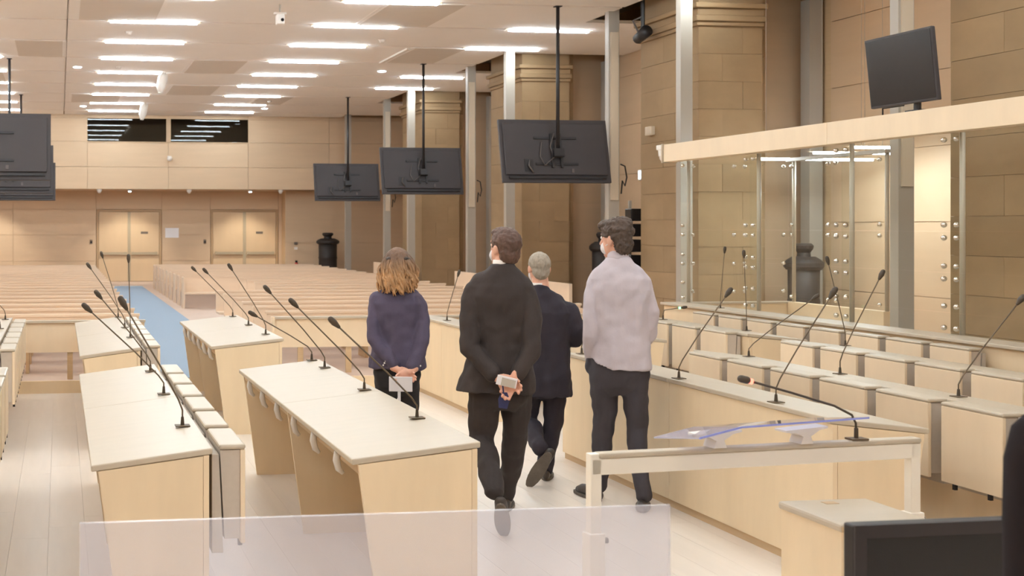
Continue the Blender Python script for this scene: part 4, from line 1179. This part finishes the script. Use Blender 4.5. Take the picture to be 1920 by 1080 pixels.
MB().tube([tuple(c + f * 0.03 - sd * 0.068 - u * 0.045), tuple(c - f * 0.005 - sd * 0.082 - u * 0.03)], 0.003, 5).build('mask_loop', PM['mask'], ps)

# ---------------- grey haired man
gx, gy = 3.428, 8.005; th = math.atan2(gx, gy)
ps = person('person with short grey hair in a navy suit, one sole lifted in step', (gx, gy, 0), th)
hc = (-0.035, 0.0, 1.508)
yw = math.radians(18)
LA = [(-0.165, 0.0, 1.21), (-0.21, 0.0, 1.06), (-0.19, 0.06, 0.94), (-0.06, 0.24, 0.98)]
RA = [(0.165, 0.0, 1.205), (0.212, -0.01, 1.08), (0.212, 0.02, 1.0), (0.08, 0.25, 1.02)]
LLg = [(-0.085, 0.0, 0.74), (-0.115, 0.04, 0.42), (-0.030, -0.27, 0.27)]
RLg = [(0.075, 0.0, 0.74), (0.062, 0.03, 0.42), (0.012, 0.0, 0.09)]
b = MB()
f, sd, u = head(b, hc, yw, 0.95)
b.limb([(-0.03, 0.0, 1.46), (-0.02, -0.005, 1.33)], [0.054, 0.06])
b.limb([(0, 0, 1.26), (0, 0, 1.0), (0, 0, 0.78)], [0.09, 0.11, 0.11], 14, (1.25, 0.8))
b.limb(LA, [0.04, 0.033, 0.03, 0.024]); b.limb(RA, [0.04, 0.033, 0.03, 0.024])
b.limb(LLg, [0.055, 0.034, 0.025]); b.limb(RLg, [0.055, 0.034, 0.025])
hand(b, LA[3], (0.9, 0.2, 0.1), (0, 1, 0.2), 0.5, -1, 0.95); hand(b, RA[3], (-0.9, 0.2, 0.0), (0, 1, 0.2), 0.6, 1, 0.95)
fuse('body', b, PM['skin'], ps, 0.005, 2)
eyes(hc, f, sd, u, 0.95, ps)
j = MB()
j.rings([(0.60, -0.005, -0.01, 0.195, 0.15), (0.72, -0.005, -0.01, 0.192, 0.148), (0.86, -0.005, 0, 0.182, 0.135), (1.0, -0.005, 0, 0.180, 0.13), (1.12, 0, 0, 0.196, 0.13), (1.19, 0, -0.005, 0.200, 0.125), (1.25, -0.003, -0.005, 0.175, 0.105), (1.31, -0.012, -0.005, 0.115, 0.082), (1.36, -0.022, -0.005, 0.072, 0.068), (1.385, -0.026, -0.005, 0.060, 0.062)])
j.limb(LA[:3] + [(-0.08, 0.21, 0.97)], [0.070, 0.062, 0.058, 0.046]); j.limb(RA[:3] + [(0.10, 0.22, 1.015)], [0.070, 0.062, 0.060, 0.046])
fuse('jacket', j, PM['navy'], ps, 0.008, 2, 0.0, fold=0.015)
MB().rings([(1.365, -0.026, -0.004, 0.056, 0.058), (1.40, -0.029, -0.003, 0.055, 0.057)], 24, 2).build('shirt_collar', PM['collar'], ps, True)
tr_ = MB()
tr_.rings([(0.58, -0.005, 0, 0.09, 0.07), (0.64, -0.005, 0, 0.15, 0.105), (0.74, -0.005, 0, 0.165, 0.115), (0.85, 0, 0, 0.155, 0.105)])
tr_.limb(LLg, [0.09, 0.075, 0.056]); tr_.limb(RLg, [0.088, 0.072, 0.060])
fuse('trousers', tr_, PM['navy'], ps, 0.008, 2, 0.0, fold=0.015)
for he, to, up in (((0.03, -0.33, 0.235), (-0.105, -0.285, 0.005), (0.25, 0.95, 0.25)), ((0.012, -0.05, 0.005), (0.03, 0.21, 0.005), (0, 0, 1))):
    sm = MB(); shoe(sm, he, to, up); so = fuse('shoe', sm, PM['shoe'], ps, 0.006, 3); sole(he, to, up, so, PM['sole'])
hm = MB(); c = Vector(hc); R = Matrix.Rotation(yw, 3, 'Z')
hm.ball(c - f * 0.012 + u * 0.030, (0.076, 0.096, 0.084), 20, 14, R); hm.ball(c - f * 0.045 - u * 0.022, (0.064, 0.052, 0.066), 18, 12, R)
fuse('hair', hm, PM['grey'], ps, 0.006, 2, 0.008, texh)
mk = MB(); mk.ball(c + f * 0.060 - u * 0.055, (0.057, 0.055, 0.050), 18, 12, R)
fuse('face_mask', mk, PM['mask'], ps, 0.006, 2)

# ---------------- woman in the blue blazer
wx, wy = 2.327, 7.922; th = math.atan2(wx, wy)
ps = person('person with curly ginger hair in a dark blue blazer, hands clasped behind', (wx, wy, 0), th)
hc = (0.0, 0.0, 1.545)
LA = [(-0.142, 0.0, 1.285), (-0.162, -0.03, 1.15), (-0.155, -0.08, 1.02), (-0.01, -0.17, 0.838)]
RA = [(0.146, 0.0, 1.275), (0.168, -0.03, 1.14), (0.160, -0.09, 1.01), (0.095, -0.18, 0.825)]
LLg = [(-0.075, 0.0, 0.80), (-0.08, 0.02, 0.46), (-0.08, 0.0, 0.10)]
RLg = [(0.075, 0.0, 0.80), (0.08, 0.02, 0.46), (0.09, 0.02, 0.10)]
b = MB()
f, sd, u = head(b, hc, math.radians(4), 0.92)
b.limb([(0, 0.0, 1.49), (0, -0.005, 1.36)], [0.048, 0.054])
b.limb([(0, 0, 1.33), (0, 0, 1.08), (0, 0, 0.84)], [0.075, 0.085, 0.10], 14, (1.3, 0.85))
b.limb(LA, [0.034, 0.028, 0.026, 0.021]); b.limb(RA, [0.034, 0.028, 0.026, 0.021])
b.limb(LLg, [0.055, 0.032, 0.024]); b.limb(RLg, [0.055, 0.032, 0.024])
hand(b, (0.0, -0.178, 0.828), (0.85, -0.10, -0.35), (0, 1, 0), 0.5, -1, 0.9)
hand(b, (0.092, -0.192, 0.822), (-0.8, -0.12, -0.5), (0, 1, 0), 0.7, 1, 0.9)
fuse('body', b, PM['skin'], ps, 0.005, 2)
eyes(hc, f, sd, u, 0.92, ps)
j = MB()
j.rings([(0.82, 0.0, -0.005, 0.200, 0.145), (0.90, 0, -0.005, 0.186, 0.14), (1.0, 0, 0, 0.160, 0.118), (1.08, 0, 0, 0.154, 0.112), (1.20, 0, 0, 0.175, 0.12), (1.27, 0, 0, 0.186, 0.115), (1.325, 0, -0.003, 0.165, 0.095), (1.365, 0, -0.003, 0.110, 0.075), (1.40, 0, -0.003, 0.058, 0.058)])
j.limb(LA[:3] + [(-0.03, -0.155, 0.862)], [0.060, 0.054, 0.052, 0.044]); j.limb(RA[:3] + [(0.105, -0.165, 0.852)], [0.060, 0.054, 0.052, 0.044])
fuse('blazer', j, PM['bluenavy'], ps, 0.007, 2, 0.0, fold=0.015)
tr_ = MB()
tr_.rings([(0.63, 0, 0, 0.09, 0.07), (0.69, 0, 0, 0.145, 0.105), (0.78, 0, 0, 0.168, 0.122), (0.90, 0, 0, 0.15, 0.105)])
tr_.limb(LLg, [0.088, 0.062, 0.05]); tr_.limb(RLg, [0.088, 0.062, 0.05])
fuse('trousers', tr_, PM['blacktr'], ps, 0.008, 2, 0.0, fold=0.008)
for he, to in (((-0.08, -0.05, 0.005), (-0.09, 0.19, 0.005)), ((0.09, -0.03, 0.005), (0.11, 0.21, 0.005))):
    sm = MB(); shoe(sm, he, to, (0, 0, 1), 0.9); so = fuse('shoe', sm, PM['shoe'], ps, 0.006, 3); sole(he, to, (0, 0, 1), so, PM['sole'])
for q, x0 in ((-1, -0.075), (1, 0.142)):
    for i in range(3):
        MB().ball((x0 + q * 0.008 * i - 0.004, -0.172 - 0.004 * i, 0.885 - 0.014 * i), 0.006, 8, 6).build('cuff_button', PM['collar'], ps)
c = Vector(hc); hm = MB()
hm.ball(c - f * 0.012 + u * 0.030, (0.082, 0.100, 0.082), 20, 14); hm.ball(c - f * 0.06 - u * 0.02, (0.075, 0.055, 0.09), 18, 12)
fuse('hair', hm, PM['curltop'], ps, 0.006, 2, 0.012, texh)
cu = MB(); rr = random.Random(3)
for i in range(170):
    an = rr.uniform(-0.15, math.pi + 0.15); lv = rr.random()
    zz_ = rr.uniform(-0.04, 0.088); sq_ = math.sqrt(max(0.1, 1 - max(0, (zz_ - 0.02) / 0.095) ** 2))
    st_ = Vector((-math.cos(an) * 0.080 * sq_, -math.sin(an) * 0.10 * sq_ - 0.008, c.z + zz_))
    out = Vector((-math.cos(an), -math.sin(an) * 0.7, 0))
    zend = 1.315 + rr.uniform(0, 0.075) + 0.03 * abs(math.cos(an))
    sprd = rr.uniform(0.012, 0.052) * (0.6 + 0.6 * abs(math.cos(an))) + (1 - sq_) * 0.07
    pts = []; n_ = 11; ph = rr.uniform(0, 6.28); fr_ = rr.uniform(9, 15); am = rr.uniform(0.006, 0.012)
    for q in range(n_):
        s_ = q / (n_ - 1)
        p = st_ + out * sprd * math.sin(min(1, s_ * 1.25) * math.pi * 0.62) + Vector((0, 0, -(st_.z - zend) * s_))
        am2 = am * min(1, s_ * 3)
        p += Vector((math.cos(ph + fr_ * s_) * am2, math.sin(ph + fr_ * s_) * am2, 0))
        pts.append(p)
    cu.tube(pts, [0.006] + [0.0088] * (n_ - 3) + [0.007, 0.003], 5)
cu.build('hair_curls', PM['curl'], ps, True)
for q in (-1, 1):
    MB().limb([tuple(c + Vector((q * 0.075, -0.05, 0.03))), tuple(c + Vector((q * 0.055, -0.085, 0.035)))], [0.016, 0.014], 8).build('hair_clip', PM['shoe'], ps)
t = thing('folded_mask', 'white folded paper mask held by the person in the blue blazer', 'mask', w2((wx, wy, 0), th, (0.022, -0.252, 0.735)), -th)
MB().box(-0.078, 0.078, -0.006, 0.006, -0.045, 0.055).build('sheet', PM['mask'], t, bev=0.004)
MB().box(-0.02, 0.0, -0.003, 0.003, -0.14, -0.045).build('strap', PM['mask'], t)
